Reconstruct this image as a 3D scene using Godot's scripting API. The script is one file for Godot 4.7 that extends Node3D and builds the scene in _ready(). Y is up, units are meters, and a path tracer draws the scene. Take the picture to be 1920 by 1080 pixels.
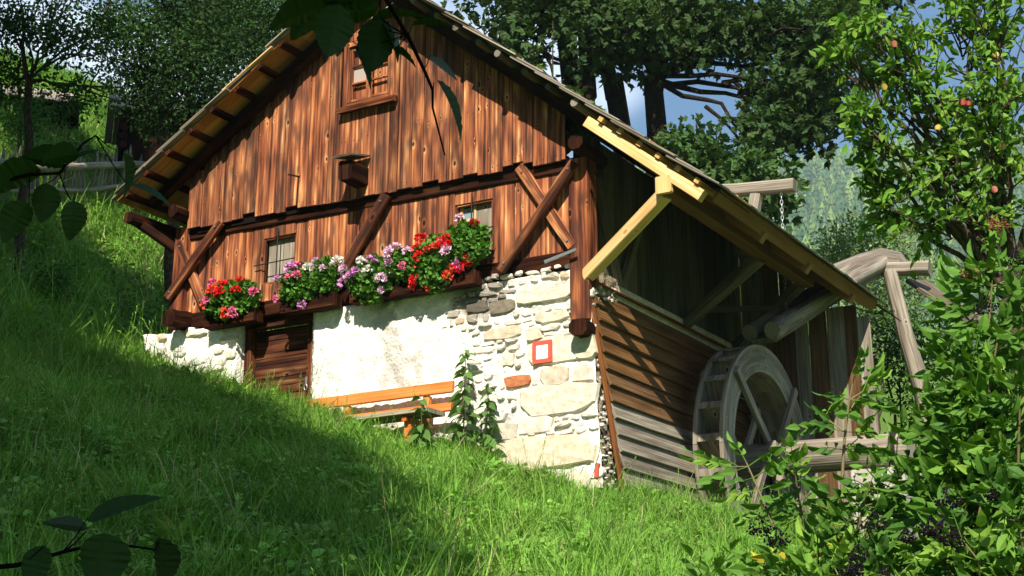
extends Node3D
# An alpine watermill on a grassy hillside. House axes: x to the right along the front, y up, z towards the viewer.

const WX := -2.70          # ridge
const RY := 6.46
const SL := 0.613          # left roof pitch
const SR := 0.82           # right roof pitch
const ZF := 0.62           # front rake
const ZB := -4.6           # back rake
var EYE := Vector3(7.2862, -2.2224, 13.5046)
var rng := RandomNumberGenerator.new()
var M := {}
var taken := {}
var noise := FastNoiseLite.new()


class MB:
	var v := PackedVector3Array()
	var n := PackedVector3Array()
	var uv := PackedVector2Array()
	var c := PackedColorArray()
	var col := Color.WHITE
	func vert(p: Vector3, nn: Vector3, u: Vector2) -> void:
		v.push_back(p); n.push_back(nn); uv.push_back(u); c.push_back(col)
	func tri(a: Vector3, b: Vector3, d: Vector3, ua := Vector2.ZERO, ub := Vector2.ZERO, ud := Vector2.ZERO) -> void:
		var nn := (b - a).cross(d - a).normalized()
		vert(a, nn, ua); vert(d, nn, ud); vert(b, nn, ub)
	func quad(a: Vector3, b: Vector3, d: Vector3, e: Vector3, ua := Vector2.ZERO, ub := Vector2.ZERO, ud := Vector2.ZERO, ue := Vector2.ZERO) -> void:
		tri(a, b, d, ua, ub, ud); tri(a, d, e, ua, ud, ue)
	func strip(a: Vector3, b: Vector3, d: Vector3, e: Vector3, na: Vector3, nb: Vector3, nd: Vector3, ne: Vector3, ua: Vector2, ub: Vector2, ud: Vector2, ue: Vector2) -> void:
		vert(a, na, ua); vert(d, nd, ud); vert(b, nb, ub)
		vert(a, na, ua); vert(e, ne, ue); vert(d, nd, ud)
	func mesh() -> ArrayMesh:
		var arr := []
		arr.resize(Mesh.ARRAY_MAX)
		arr[Mesh.ARRAY_VERTEX] = v; arr[Mesh.ARRAY_NORMAL] = n; arr[Mesh.ARRAY_TEX_UV] = uv; arr[Mesh.ARRAY_COLOR] = c
		var m := ArrayMesh.new()
		m.add_surface_from_arrays(Mesh.PRIMITIVE_TRIANGLES, arr)
		return m


# ---------------------------------------------------------------- shapes
func tone(lo: float, hi: float, warm := 0.0) -> Color:
	var k := rng.randf_range(lo, hi)
	var w := rng.randf_range(-warm, warm)
	return Color(k * (1.0 + w), k, k * (1.0 - w))


# a sawn bar from a to b, w across and h along «up», chamfered, in segs pieces whose corners wander by jit
func bar(m: MB, a: Vector3, b: Vector3, w: float, h: float, up := Vector3.UP, bev := 0.006, segs := 1, jit := 0.0, taper := 1.0) -> void:
	var t := (b - a).normalized()
	var s := t.cross(up).normalized()
	var u := s.cross(t)
	var e := minf(bev, minf(w, h) * 0.3)
	var sec := [Vector2(w / 2 - e, -h / 2), Vector2(w / 2, -h / 2 + e), Vector2(w / 2, h / 2 - e), Vector2(w / 2 - e, h / 2), Vector2(-w / 2 + e, h / 2), Vector2(-w / 2, h / 2 - e), Vector2(-w / 2, -h / 2 + e), Vector2(-w / 2 + e, -h / 2)]
	var per := [0.0]
	for k in 8:
		per.append(per[k] + (sec[(k + 1) % 8] - sec[k]).length())
	var uo := Vector2(rng.randf() * 0.7, rng.randf() * 2.4)
	var len := a.distance_to(b)
	var rings := []
	for i in segs + 1:
		var f := float(i) / segs
		var o := a.lerp(b, f)
		var sc := lerpf(1.0, taper, f)
		var j1 := Vector2(rng.randf_range(-jit, jit), rng.randf_range(-jit, jit))
		var j2 := Vector2(rng.randf_range(-jit, jit), rng.randf_range(-jit, jit))
		var ring := []
		for k in 8:
			var q: Vector2 = sec[k] * sc + (j1 if k < 4 else j2)
			ring.append(o + s * q.x + u * q.y)
		rings.append(ring)
	for i in segs:
		var v0 := uo.y + len * i / segs
		var v1 := uo.y + len * (i + 1) / segs
		for k in 8:
			var k2 := (k + 1) % 8
			var u0: float = uo.x + per[k]
			var u1: float = uo.x + per[k + 1]
			m.quad(rings[i][k], rings[i + 1][k], rings[i + 1][k2], rings[i][k2], Vector2(u0, v0), Vector2(u0, v1), Vector2(u1, v1), Vector2(u1, v0))
	for k in range(1, 7):
		m.tri(rings[0][0], rings[0][k], rings[0][k + 1], uo + sec[0], uo + sec[k], uo + sec[k + 1])
		m.tri(rings[segs][0], rings[segs][k + 1], rings[segs][k], uo + sec[0], uo + sec[k + 1], uo + sec[k])


# a round limb through pts with radii r; rough lets the radius wander
func tube(m: MB, pts: Array, r: Array, sides := 8, rough := 0.0, cap := true) -> void:
	var rings := []
	var nrm := []
	var along := [0.0]
	var side := Vector3.ZERO
	var uo := Vector2(rng.randf(), rng.randf())
	for i in pts.size():
		var t: Vector3 = (pts[mini(i + 1, pts.size() - 1)] - pts[maxi(i - 1, 0)]).normalized()
		if i == 0:
			side = t.cross(Vector3(0.31, 0.2, 0.93) if absf(t.z) < 0.8 else Vector3(0.9, 0.3, 0.1)).normalized()
		else:
			side = (side - t * side.dot(t)).normalized()
			along.append(along[i - 1] + (pts[i] as Vector3).distance_to(pts[i - 1]))
		var up := side.cross(t)
		var ring := []
		var nn := []
		for k in sides:
			var an := TAU * k / sides
			var d := side * cos(an) + up * sin(an)
			ring.append(pts[i] + d * r[i] * (1.0 + rng.randf_range(-rough, rough)))
			nn.append(d)
		rings.append(ring); nrm.append(nn)
	for i in pts.size() - 1:
		for k in sides:
			var k2 := (k + 1) % sides
			var u0: float = uo.x + TAU * r[i] * k / sides
			var u1: float = uo.x + TAU * r[i] * (k + 1) / sides
			var a0: float = along[i] + uo.y
			var a1: float = along[i + 1] + uo.y
			m.strip(rings[i][k], rings[i + 1][k], rings[i + 1][k2], rings[i][k2], nrm[i][k], nrm[i + 1][k], nrm[i + 1][k2], nrm[i][k2], Vector2(u0, a0), Vector2(u0, a1), Vector2(u1, a1), Vector2(u1, a0))
	if cap:
		var last := pts.size() - 1
		for k in range(1, sides - 1):
			m.tri(rings[0][0], rings[0][k], rings[0][k + 1], Vector2(0.1, 0.1), Vector2(0.15, 0.1), Vector2(0.1, 0.15))
			m.tri(rings[last][0], rings[last][k + 1], rings[last][k], Vector2(0.1, 0.1), Vector2(0.15, 0.1), Vector2(0.1, 0.15))


# one rounded, irregular stone set in a wall that faces «out»
func stone(m: MB, at: Vector3, right: Vector3, up: Vector3, w: float, h: float, depth: float, sq := 0.6, flat := 0.8) -> void:
	var out := right.cross(up)
	var k := 11
	var ph := rng.randf() * TAU
	var lvl := [[1.0, -0.02], [0.97, depth * 0.55], [flat, depth * 0.92]]
	var rad := []
	for i in k:
		rad.append(rng.randf_range(0.80, 1.10))
	var rings := []
	for l in lvl:
		var ring := []
		for i in k:
			var an: float = TAU * i / k + ph
			var cx := cos(an)
			var cy := sin(an)
			var p: Vector2 = Vector2(signf(cx) * pow(absf(cx), sq), signf(cy) * pow(absf(cy), sq)) * rad[i]
			ring.append(at + right * (p.x * w / 2 * l[0]) + up * (p.y * h / 2 * l[0]) + out * (l[1] + (rng.randf_range(-0.12, 0.12) * depth if l[1] > 0 else 0.0)))
		rings.append(ring)
	var tip := at + out * depth * rng.randf_range(0.9, 1.1) + right * w * rng.randf_range(-0.1, 0.1)
	for l in 2:
		for i in k:
			var j := (i + 1) % k
			m.quad(rings[l][i], rings[l][j], rings[l + 1][j], rings[l + 1][i])
	for i in k:
		m.tri(rings[2][i], rings[2][(i + 1) % k], tip)


# leaf of length l along +y, width w, folded along the midrib and drooping; origin at the stalk
func leaf_into(m: MB, xf: Transform3D, l: float, w: float, droop := 0.15, fold := 0.25, teeth := 0.0) -> void:
	var prof := [Vector2(0, 0), Vector2(0.62, 0.18), Vector2(1.0, 0.42), Vector2(0.72, 0.72), Vector2(0.0, 1.0)]
	for s in [-1.0, 1.0]:
		for i in 4:
			var p: Vector2 = prof[i]
			var q: Vector2 = prof[i + 1]
			var wob := 1.0 - teeth * (i % 2)
			var a := Vector3(0, p.y * l, -droop * l * p.y * p.y)
			var b := Vector3(0, q.y * l, -droop * l * q.y * q.y)
			var c1 := Vector3(s * p.x * w / 2 * wob, p.y * l, -droop * l * p.y * p.y + fold * w / 2 * p.x)
			var c2 := Vector3(s * q.x * w / 2, q.y * l, -droop * l * q.y * q.y + fold * w / 2 * q.x)
			if s > 0:
				if p.x > 0: m.tri(xf * a, xf * c1, xf * c2)
				m.tri(xf * a, xf * c2, xf * b)
			else:
				if p.x > 0: m.tri(xf * a, xf * c2, xf * c1)
				m.tri(xf * a, xf * b, xf * c2)


func cheap_leaf(m: MB, xf: Transform3D, l: float, w: float, fold := 0.3) -> void:
	var a := xf * Vector3.ZERO
	var b := xf * Vector3(0, l, -0.12 * l)
	var r := xf * Vector3(w / 2, l * 0.45, fold * w / 2)
	var q := xf * Vector3(-w / 2, l * 0.45, fold * w / 2)
	m.tri(a, r, b); m.tri(a, b, q)


func aim(at: Vector3, dir: Vector3, roll := 0.0, s := 1.0) -> Transform3D:   # +y along dir
	var y := dir.normalized()
	var x := y.cross(Vector3.UP if absf(y.y) < 0.97 else Vector3.RIGHT).normalized()
	var z := x.cross(y)
	return Transform3D(Basis(x, y, z) * Basis(Vector3.UP, roll) * Basis.from_scale(Vector3.ONE * s), at)


func rdir() -> Vector3:
	var z := rng.randf_range(-1, 1)
	var a := rng.randf() * TAU
	var r := sqrt(1 - z * z)
	return Vector3(r * cos(a), z, r * sin(a))


# ---------------------------------------------------------------- objects
func numbered(called: String, under: Node) -> String:
	var key := str(under.get_instance_id()) + called
	var k: int = taken.get(key, 0)
	taken[key] = k + 1
	return called if k == 0 else "%s_%03d" % [called, k]


func place(o: Node3D, called: String, under: Node) -> void:
	o.name = numbered(called, under)
	under.add_child(o, true)


func tag(o: Node, label: String, category: String, group := "") -> Node:
	o.set_meta("label", label); o.set_meta("category", category)
	if group: o.set_meta("group", group)
	return o


func thing(called: String, at: Vector3, label: String, category: String, group := "") -> Node3D:
	var o := Node3D.new()
	place(o, called, self)
	o.position = at
	tag(o, label, category, group)
	return o


# a mesh built in house coordinates becomes one named part under its parent
func part(called: String, m, mat: Material, parent: Node = null) -> MeshInstance3D:
	var o := MeshInstance3D.new()
	o.mesh = m.mesh() if m is MB else m
	o.material_override = mat
	var under: Node = parent if parent else self
	place(o, called, under)
	var off := Vector3.ZERO
	var q: Node = under
	while q is Node3D and q != self:
		off += q.position
		q = q.get_parent()
	o.position = -off
	return o


func shared(called: String, mesh: Mesh, xf: Transform3D, mat: Material, parent: Node3D) -> MeshInstance3D:
	var o := MeshInstance3D.new()
	o.mesh = mesh
	o.material_override = mat
	place(o, called, parent)
	var off := Vector3.ZERO
	var q: Node = parent
	while q is Node3D and q != self:
		off += q.position
		q = q.get_parent()
	o.transform = Transform3D(xf.basis, xf.origin - off)
	return o


func stuff(called: String, mesh: Mesh, xfs: Array, cols: Array, mat: Material, parent: Node = null) -> MultiMeshInstance3D:
	var mm := MultiMesh.new()
	mm.transform_format = MultiMesh.TRANSFORM_3D
	mm.use_colors = true
	mm.mesh = mesh
	mm.instance_count = xfs.size()
	for i in xfs.size():
		mm.set_instance_transform(i, xfs[i])
		mm.set_instance_color(i, cols[i])
	var o := MultiMeshInstance3D.new()
	o.multimesh = mm
	o.material_override = mat
	o.set_meta("kind", "stuff")
	var under: Node = parent if parent else self
	place(o, called, under)
	if under is Node3D and under != self:
		o.position = -under.position
	return o


# ---------------------------------------------------------------- textures and materials
func tex_from(im: Image) -> ImageTexture:
	return ImageTexture.create_from_image(im)


# wood one metre wide and 2.4 m long, seamless along the grain
func wood_tex(w: int, h: int, ramp: Array, knots: int, contrast: float, sd: int, soil := 0.0) -> Array:
	var r2 := RandomNumberGenerator.new()
	r2.seed = sd
	var f := FastNoiseLite.new()
	f.noise_type = FastNoiseLite.TYPE_SIMPLEX_SMOOTH
	f.seed = sd
	f.frequency = 1.0
	f.fractal_octaves = 3
	var kn := []
	for i in knots:
		kn.append([r2.randf(), r2.randf() * 2.4, r2.randf_range(0.007, 0.02)])
	var im := Image.create(w, h, false, Image.FORMAT_RGB8)
	var hm := Image.create(w, h, false, Image.FORMAT_RGB8)
	for y in h:
		var an := TAU * y / h
		var ca := cos(an)
		var sa := sin(an)
		var vm := 2.4 * y / h
		var near := []
		for kk in kn:
			var dv: float = absf(vm - kk[1])
			dv = minf(dv, 2.4 - dv)
			if dv < kk[2] * 9.0: near.append([kk[0], dv / kk[2], kk[2]])
		for x in w:
			var um := float(x) / w
			var bend := 0.0
			var kd := 0.0
			for q in near:
				var du: float = (um - q[0]) / q[2]
				var d2: float = du * du + q[1] * q[1] * 0.30
				bend += 0.02 * signf(du) * exp(-d2 * 0.12)
				if d2 < 1.0: kd = maxf(kd, 1.0 - d2 * 0.6)
				elif d2 < 6.0: kd = minf(kd, -0.4 * (1.0 - d2 / 6.0))
			var ub := um - bend
			var g := f.get_noise_3d(ub * 46.0, ca * 0.22, sa * 0.22)
			var s := f.get_noise_3d(ub * 19.0 + 40.0, ca * 0.17, sa * 0.17)
			var b := f.get_noise_3d(ub * 6.5 + 90.0, ca * 0.36, sa * 0.36)
			var fine := f.get_noise_3d(ub * 150.0 + 20.0, ca * 0.45, sa * 0.45)
			var t := 0.5 + contrast * (0.36 * s + 0.16 * g + 0.60 * b + 0.22 * fine) - kd * 0.62
			var crack := f.get_noise_3d(ub * 95.0 + 7.0, ca * 0.12 + 3.0, sa * 0.12)
			t -= 0.55 * maxf(0.0, crack - 0.42)
			t = clampf(t, 0.0, 0.999) * (ramp.size() - 1)
			var i0 := int(t)
			var pc := (ramp[i0] as Color).lerp(ramp[i0 + 1], t - i0)
			var soot := smoothstep(0.12, 0.6, f.get_noise_3d(ub * 3.5 + 150.0, ca * 0.55, sa * 0.55) + 0.25 * s) * soil
			im.set_pixel(x, y, pc.lerp(Color(0.20, 0.165, 0.16), soot))
			var hh := clampf(0.5 + 0.35 * g + 0.2 * s - kd * 0.2, 0, 1)
			hm.set_pixel(x, y, Color(hh, hh, hh))
	hm.bump_map_to_normal_map(5.0)
	return [tex_from(im), tex_from(hm)]


func mottle_tex(sz: int, a: Color, b: Color, fr: float, bump: float, sd: int, oct := 4, bias := 0.0) -> Array:
	var f := FastNoiseLite.new()
	f.seed = sd
	f.noise_type = FastNoiseLite.TYPE_SIMPLEX_SMOOTH
	f.frequency = fr / sz
	f.fractal_octaves = oct
	var h0 := f.get_seamless_image(sz, sz)
	var im := Image.create(sz, sz, false, Image.FORMAT_RGB8)
	var hm := Image.create(sz, sz, false, Image.FORMAT_RGB8)
	for y in sz:
		for x in sz:
			var t := clampf(h0.get_pixel(x, y).r + bias, 0, 1)
			im.set_pixel(x, y, a.lerp(b, t))
			hm.set_pixel(x, y, Color(t, t, t))
	hm.bump_map_to_normal_map(bump)
	return [tex_from(im), tex_from(hm)]


func mat(called: String, albedo: Color, rough := 0.85, tex: Array = [], scale := Vector3.ONE, tri := false, nscale := 1.0) -> StandardMaterial3D:
	var s := StandardMaterial3D.new()
	s.resource_name = called
	s.albedo_color = albedo
	s.roughness = rough
	s.metallic_specular = 0.22
	s.vertex_color_use_as_albedo = true
	if tex.size():
		s.albedo_texture = tex[0]
		s.normal_enabled = true
		s.normal_texture = tex[1]
		s.normal_scale = nscale
		s.uv1_scale = scale
		s.uv1_triplanar = tri
	M[called] = s
	return s


func leaf_mat(called: String, albedo: Color, back := 0.7, rough := 0.5) -> StandardMaterial3D:
	var s := mat(called, albedo.linear_to_srgb(), rough)
	s.backlight_enabled = true
	s.backlight = Color(back, back, back * 0.5)
	s.cull_mode = BaseMaterial3D.CULL_DISABLED
	return s


func h8(s: String) -> Color:
	return Color.html(s)


func materials() -> void:
	var LARCH := [h8("2a1a17"), h8("4a2d25"), h8("784630"), h8("9e6040"), h8("c48556"), h8("e8ba86")]
	var larch := wood_tex(512, 1024, LARCH, 12, 0.88, 7, 0.5)
	var larch_b := wood_tex(512, 1024, LARCH, 9, 0.85, 58, 0.42)
	var grey := wood_tex(384, 768, [h8("3a342d"), h8("655c51"), h8("8a8174"), h8("aaa294"), h8("bdb5a7")], 9, 0.55, 21)
	var fresh := wood_tex(256, 512, [h8("b98a56"), h8("d8ac72"), h8("e6c28c"), h8("f0d8ac")], 10, 0.8, 33)
	var us := Vector3(1.0, 1.0 / 2.4, 1.0)
	mat("larch", Color.WHITE, 0.72, larch, us, false, 0.8)
	mat("larch_b", Color.WHITE, 0.75, larch_b, us, false, 0.9)
	mat("dark_wood", h8("84786e"), 0.85, larch, us, false, 0.8)
	mat("rust_board", h8("b88a6a"), 0.85, larch, us, false, 0.8)
	mat("tan_board", h8("c89a6c"), 0.8, grey, us, false, 0.9)
	mat("brown_board", h8("c09a78"), 0.8, grey, us, false, 0.9)
	mat("grey_wood", Color.WHITE, 0.85, grey, us, false, 0.9)
	mat("fresh_wood", Color.WHITE, 0.7, fresh, us, false, 0.5)
	mat("bench_wood", h8("e2a67c"), 0.6, fresh, us, false, 0.5)
	var rock := mottle_tex(512, h8("c6bfb2"), h8("efece4"), 4.0, 7.0, 5, 5)
	mat("stone", Color.WHITE, 0.95, rock, Vector3.ONE * 1.7, true, 1.0)
	var pl := mottle_tex(512, h8("e4ddd0"), h8("fbf8f2"), 16.0, 7.0, 11, 5, 0.12)
	mat("plaster", Color.WHITE, 0.95, pl, Vector3.ONE * 1.1, true, 1.0)
	var peb := mottle_tex(256, h8("6e6252"), h8("cdbfa6"), 22.0, 12.0, 13, 3)
	mat("pebble_mortar", Color.WHITE, 0.95, peb, Vector3.ONE * 2.2, true, 1.0)
	var bark := mottle_tex(256, h8("2c251d"), h8("6a5e4e"), 9.0, 10.0, 17, 4)
	mat("bark", Color.WHITE, 0.95, bark, Vector3(2.2, 0.8, 2.2), true, 1.0)
	var soil := mottle_tex(256, h8("3e5220"), h8("6c8a38"), 12.0, 6.0, 19, 4)
	mat("soil", Color.WHITE, 1.0, soil, Vector3.ONE * 0.8, true, 1.0)
	mat("iron", h8("3a3733"), 0.55)
	M.iron.metallic = 0.6
	mat("zinc", h8("b9bdbd"), 0.35)
	M.zinc.metallic = 0.85
	mat("porcelain", h8("f2f0ea"), 0.25)
	mat("red_paint", h8("c4584a"), 0.8)
	mat("white_paint", h8("f3f0ea"), 0.8)
	mat("concrete", h8("c4c4c0"), 0.95, rock, Vector3.ONE * 2.5, true, 0.6)
	var pane := mat("glass", Color(0.75, 0.85, 0.9, 0.25), 0.05)
	pane.transparency = BaseMaterial3D.TRANSPARENCY_ALPHA
	mat("interior", h8("15110e"), 1.0)
	leaf_mat("grass", Color(1, 1, 1), 0.6, 0.5)
	leaf_mat("leaf", Color(1, 1, 1), 0.75, 0.55)
	leaf_mat("petal", Color(1, 1, 1), 0.5, 0.6)
	mat("berry", Color(0.012, 0.006, 0.012).linear_to_srgb(), 0.25)
	mat("fruit", Color.WHITE, 0.35)


# ---------------------------------------------------------------- the lie of the land
func ground_y(x: float, z: float) -> float:
	var sx := 75.0 * tanh((x - 0.2) / 75.0)
	var gz := -0.12 * z
	if z < 0.0: gz = -0.02 * z if z > -5.0 else 0.10 - 0.125 * (z + 5.0)
	if z < -60.0: gz = 0.10 + 0.125 * (55.0 + 40.0 * (1.0 - exp((z + 60.0) / 40.0)))
	if z > 14.0: gz = -1.68 - 0.12 * 30.0 * (1.0 - exp(-(z - 14.0) / 30.0))
	var y := -0.295 * sx + gz
	var l := clampf(-6.5 - x, 0.0, 18.0)
	y += 0.055 * pow(l, 1.8) if l < 7.0 else 1.826 + 0.47 * (l - 7.0)
	var r := clampf(x - 12.0, 0.0, 60.0)
	y += 0.12 * r
	# the pit that the wheel turns in
	var px := smoothstep(0.32, 0.5, x) * (1.0 - smoothstep(1.2, 1.7, x))
	var pz := smoothstep(-4.9, -4.4, z) * (1.0 - smoothstep(-1.75, -1.35, z))
	y -= 0.95 * px * pz
	y -= 0.13 * (1.0 - smoothstep(1.5, 5.0, absf(z))) * (0.15 + 0.45 * smoothstep(-3.4, -1.8, x) + 0.40 * smoothstep(-1.6, -0.3, x))
	y += 0.05 * noise.get_noise_2d(x * 1.1, z * 1.1) + 0.10 * noise.get_noise_2d(x * 0.3 + 50.0, z * 0.3) * smoothstep(0.3, 3.0, absf(z))
	return y


func steps(list: Array) -> PackedFloat32Array:     # [from, to, step, to, step ...]
	var out := PackedFloat32Array([list[0]])
	var at: float = list[0]
	for k in range(1, list.size(), 2):
		while at < list[k] - 0.001:
			at += list[k + 1]
			out.push_back(at)
	return out


func make_ground() -> void:
	var xs := steps([-900.0, -300.0, 60.0, -60.0, 12.0, -20.0, 2.0, 9.0, 0.25, 30.0, 2.0, 80.0, 10.0, 900.0, 60.0])
	var zs := steps([-1500.0, -300.0, 80.0, -80.0, 12.0, -16.0, 2.0, 16.0, 0.25, 30.0, 2.0, 70.0, 10.0, 500.0, 60.0])
	var m := MB.new()
	var nx := xs.size()
	var hs := PackedFloat32Array()
	for z in zs:
		for x in xs: hs.push_back(ground_y(x, z))
	var nn := PackedVector3Array()
	for j in zs.size():
		for i in nx:
			var i0 := maxi(i - 1, 0); var i1 := mini(i + 1, nx - 1)
			var j0 := maxi(j - 1, 0); var j1 := mini(j + 1, zs.size() - 1)
			nn.push_back(Vector3(-(hs[j * nx + i1] - hs[j * nx + i0]) / (xs[i1] - xs[i0]), 1.0, -(hs[j1 * nx + i] - hs[j0 * nx + i]) / (zs[j1] - zs[j0])).normalized())
	for j in zs.size() - 1:
		for i in nx - 1:
			var a := j * nx + i
			var b := a + 1
			var d := b + nx
			var e := a + nx
			var pa := Vector3(xs[i], hs[a], zs[j]); var pb := Vector3(xs[i + 1], hs[b], zs[j])
			var pd := Vector3(xs[i + 1], hs[d], zs[j + 1]); var pe := Vector3(xs[i], hs[e], zs[j + 1])
			m.strip(pa, pe, pd, pb, nn[a], nn[e], nn[d], nn[b], Vector2.ZERO, Vector2.ZERO, Vector2.ZERO, Vector2.ZERO)
	part("ground", m, M.soil).set_meta("kind", "structure")


# ---------------------------------------------------------------- camera, sky, sun
func light_and_lens() -> void:
	var cam := Camera3D.new()
	cam.name = "camera"
	cam.transform = Transform3D(Basis(Vector3(0.85548, 0.00525, -0.51781), Vector3(0.13589, 0.96263, 0.23426), Vector3(0.49969, -0.27077, 0.8228)).orthonormalized(), EYE)
	cam.fov = 21.832
	cam.near = 0.05
	cam.far = 4000.0
	cam.current = true
	add_child(cam)
	var env := Environment.new()
	env.background_mode = Environment.BG_SKY
	var sky := ProceduralSkyMaterial.new()
	sky.sky_top_color = Color(0.36, 0.62, 0.95)
	sky.sky_horizon_color = Color(0.66, 0.83, 0.98)
	sky.sky_curve = 0.12
	sky.ground_bottom_color = Color(0.20, 0.24, 0.12)
	sky.ground_horizon_color = Color(0.45, 0.52, 0.45)
	sky.sun_angle_max = 1.0
	var f := FastNoiseLite.new()
	f.seed = 3871
	f.noise_type = FastNoiseLite.TYPE_SIMPLEX_SMOOTH
	f.frequency = 1.0
	f.fractal_octaves = 5
	var im := Image.create(768, 384, false, Image.FORMAT_RGBA8)
	for y in 384:
		var el := PI / 2 - PI * (y + 0.5) / 384
		for x in 768:
			var az := TAU * x / 768
			var d := Vector3(cos(el) * cos(az), sin(el) * 2.2, cos(el) * sin(az))
			var a := smoothstep(-0.04, 0.30, f.get_noise_3d(d.x * 2.4, d.y * 2.4, d.z * 2.4)) if el > 0 else 0.0
			im.set_pixel(x, y, Color(1, 1, 1, a))
	sky.sky_cover = tex_from(im)
	sky.sky_cover_modulate = Color(1.25, 1.25, 1.25, 0.95)
	sky.sky_energy_multiplier = 1.0
	env.sky = Sky.new()
	env.sky.sky_material = sky
	env.background_energy_multiplier = 0.30
	env.tonemap_mode = Environment.TONE_MAPPER_LINEAR
	env.tonemap_exposure = 2.0
	env.fog_enabled = true
	env.fog_density = 0.00034
	env.fog_light_color = Color(0.75, 0.86, 0.86)
	env.sdfgi_enabled = true
	env.ssao_enabled = true
	env.ssil_enabled = true
	var we := WorldEnvironment.new()
	we.name = "environment"
	we.environment = env
	add_child(we)
	var sun := DirectionalLight3D.new()
	sun.name = "sun"
	sun.light_energy = 1.6
	sun.light_color = Color(1.0, 0.96, 0.89)
	sun.light_angular_distance = 0.5
	sun.shadow_enabled = true
	add_child(sun)
	var az := deg_to_rad(22.0)
	var el := deg_to_rad(41.0)
	sun.look_at_from_position(Vector3.ZERO, -Vector3(sin(az) * cos(el), sin(el), cos(az) * cos(el)))


# ---------------------------------------------------------------- the mill
func roof_y(x: float) -> float:
	return RY + SL * (x - WX) if x < WX else RY - SR * (x - WX)


func wall_grid(m: MB, x0: float, x1: float, y0: float, y1: float, st: float, fn: Callable) -> void:   # fn(x, y) -> [z, Color, x shift]
	var nx := int(ceil((x1 - x0) / st))
	var ny := int(ceil((y1 - y0) / st))
	var g := []
	for j in ny + 1:
		var row := []
		for i in nx + 1:
			var x := lerpf(x0, x1, float(i) / nx)
			var y := lerpf(y0, y1, float(j) / ny)
			var r: Array = fn.call(x, y)
			row.append([Vector3(x + r[2], y, r[0]), r[1]])
		g.append(row)
	var nrm := func(j: int, i: int) -> Vector3:
		var a: Vector3 = g[j][mini(i + 1, nx)][0] - g[j][maxi(i - 1, 0)][0]
		var b: Vector3 = g[mini(j + 1, ny)][i][0] - g[maxi(j - 1, 0)][i][0]
		return a.cross(b).normalized()
	for j in ny:
		for i in nx:
			var q := [[j, i], [j, i + 1], [j + 1, i + 1], [j + 1, i]]
			for k in [0, 2, 1, 0, 3, 2]:
				var p: Array = g[q[k][0]][q[k][1]]
				m.col = p[1]
				m.vert(p[0], nrm.call(q[k][0], q[k][1]), Vector2.ZERO)


func edge_x(y: float) -> float:     # the battered right edge of the masonry
	return 0.205 - 0.062 * y


func mortar(x: float, y: float) -> Array:
	var z := 0.022 * noise.get_noise_2d(x * 5.0, y * 5.0) + 0.010 * noise.get_noise_2d(x * 17.0, y * 17.0)
	var k := 1.0
	# grey mend that runs down the plaster, and the soot under the eaves of the flower box
	var mend := smoothstep(0.17, 0.08, absf(x + 2.62 + 0.12 * sin(y * 3.1) + 0.10 * noise.get_noise_2d(x * 4.0, y * 4.0)) - 0.05 * (2.3 - y)) * smoothstep(1.2, 1.35, y)
	mend = maxf(mend, smoothstep(0.30, 0.18, absf(x + 2.35)) * smoothstep(0.30, 0.2, absf(y - 1.42)) * smoothstep(-0.25, 0.25, noise.get_noise_2d(x * 5.0 + 9.0, y * 5.0) + 0.1))
	z -= 0.012 * mend
	var c := Color.WHITE.lerp(Color(0.62, 0.62, 0.62), mend)
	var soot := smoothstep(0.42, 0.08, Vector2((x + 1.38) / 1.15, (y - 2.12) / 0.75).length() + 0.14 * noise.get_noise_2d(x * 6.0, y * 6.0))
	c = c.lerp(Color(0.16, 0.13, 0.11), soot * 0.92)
	var grime := 0.5 + 0.5 * noise.get_noise_2d(x * 0.9 + 13.0, y * 0.9) + 0.35 * noise.get_noise_2d(x * 4.0, y * 2.0 + 21.0)
	c = c * (1.0 - 0.28 * smoothstep(0.45, 1.0, grime) - 0.16 * smoothstep(-1.9, -1.4, x) * smoothstep(-0.3, 0.4, noise.get_noise_2d(x * 9.0, y * 9.0) + 0.2))
	c = c.lerp(Color(0.55, 0.52, 0.42), 0.5 * smoothstep(0.34, 0.05, y - maxf(ground_y(x, 0.1), -0.3) + 0.12 * noise.get_noise_2d(x * 5.0, 3.0)))
	if x < -4.7:
		z += 0.03 * noise.get_noise_2d(x * 2.6, y * 2.6) + 0.03
		c = c * (1.0 + 0.25 * minf(0.0, noise.get_noise_2d(x * 3.0 + 7.0, y * 3.0)))
	c.a = 1
	return [z, c * k, 0.0]


func make_mill() -> void:
	var mill := thing("watermill", Vector3(-2.9, 0.0, -2.2), "old alpine watermill with brown plank gable on a whitewashed stone base, geraniums under its windows", "watermill")
	stone_base(mill)
	timber_front(mill)
	make_roof(mill)
	wheelhouse(mill)


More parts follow.
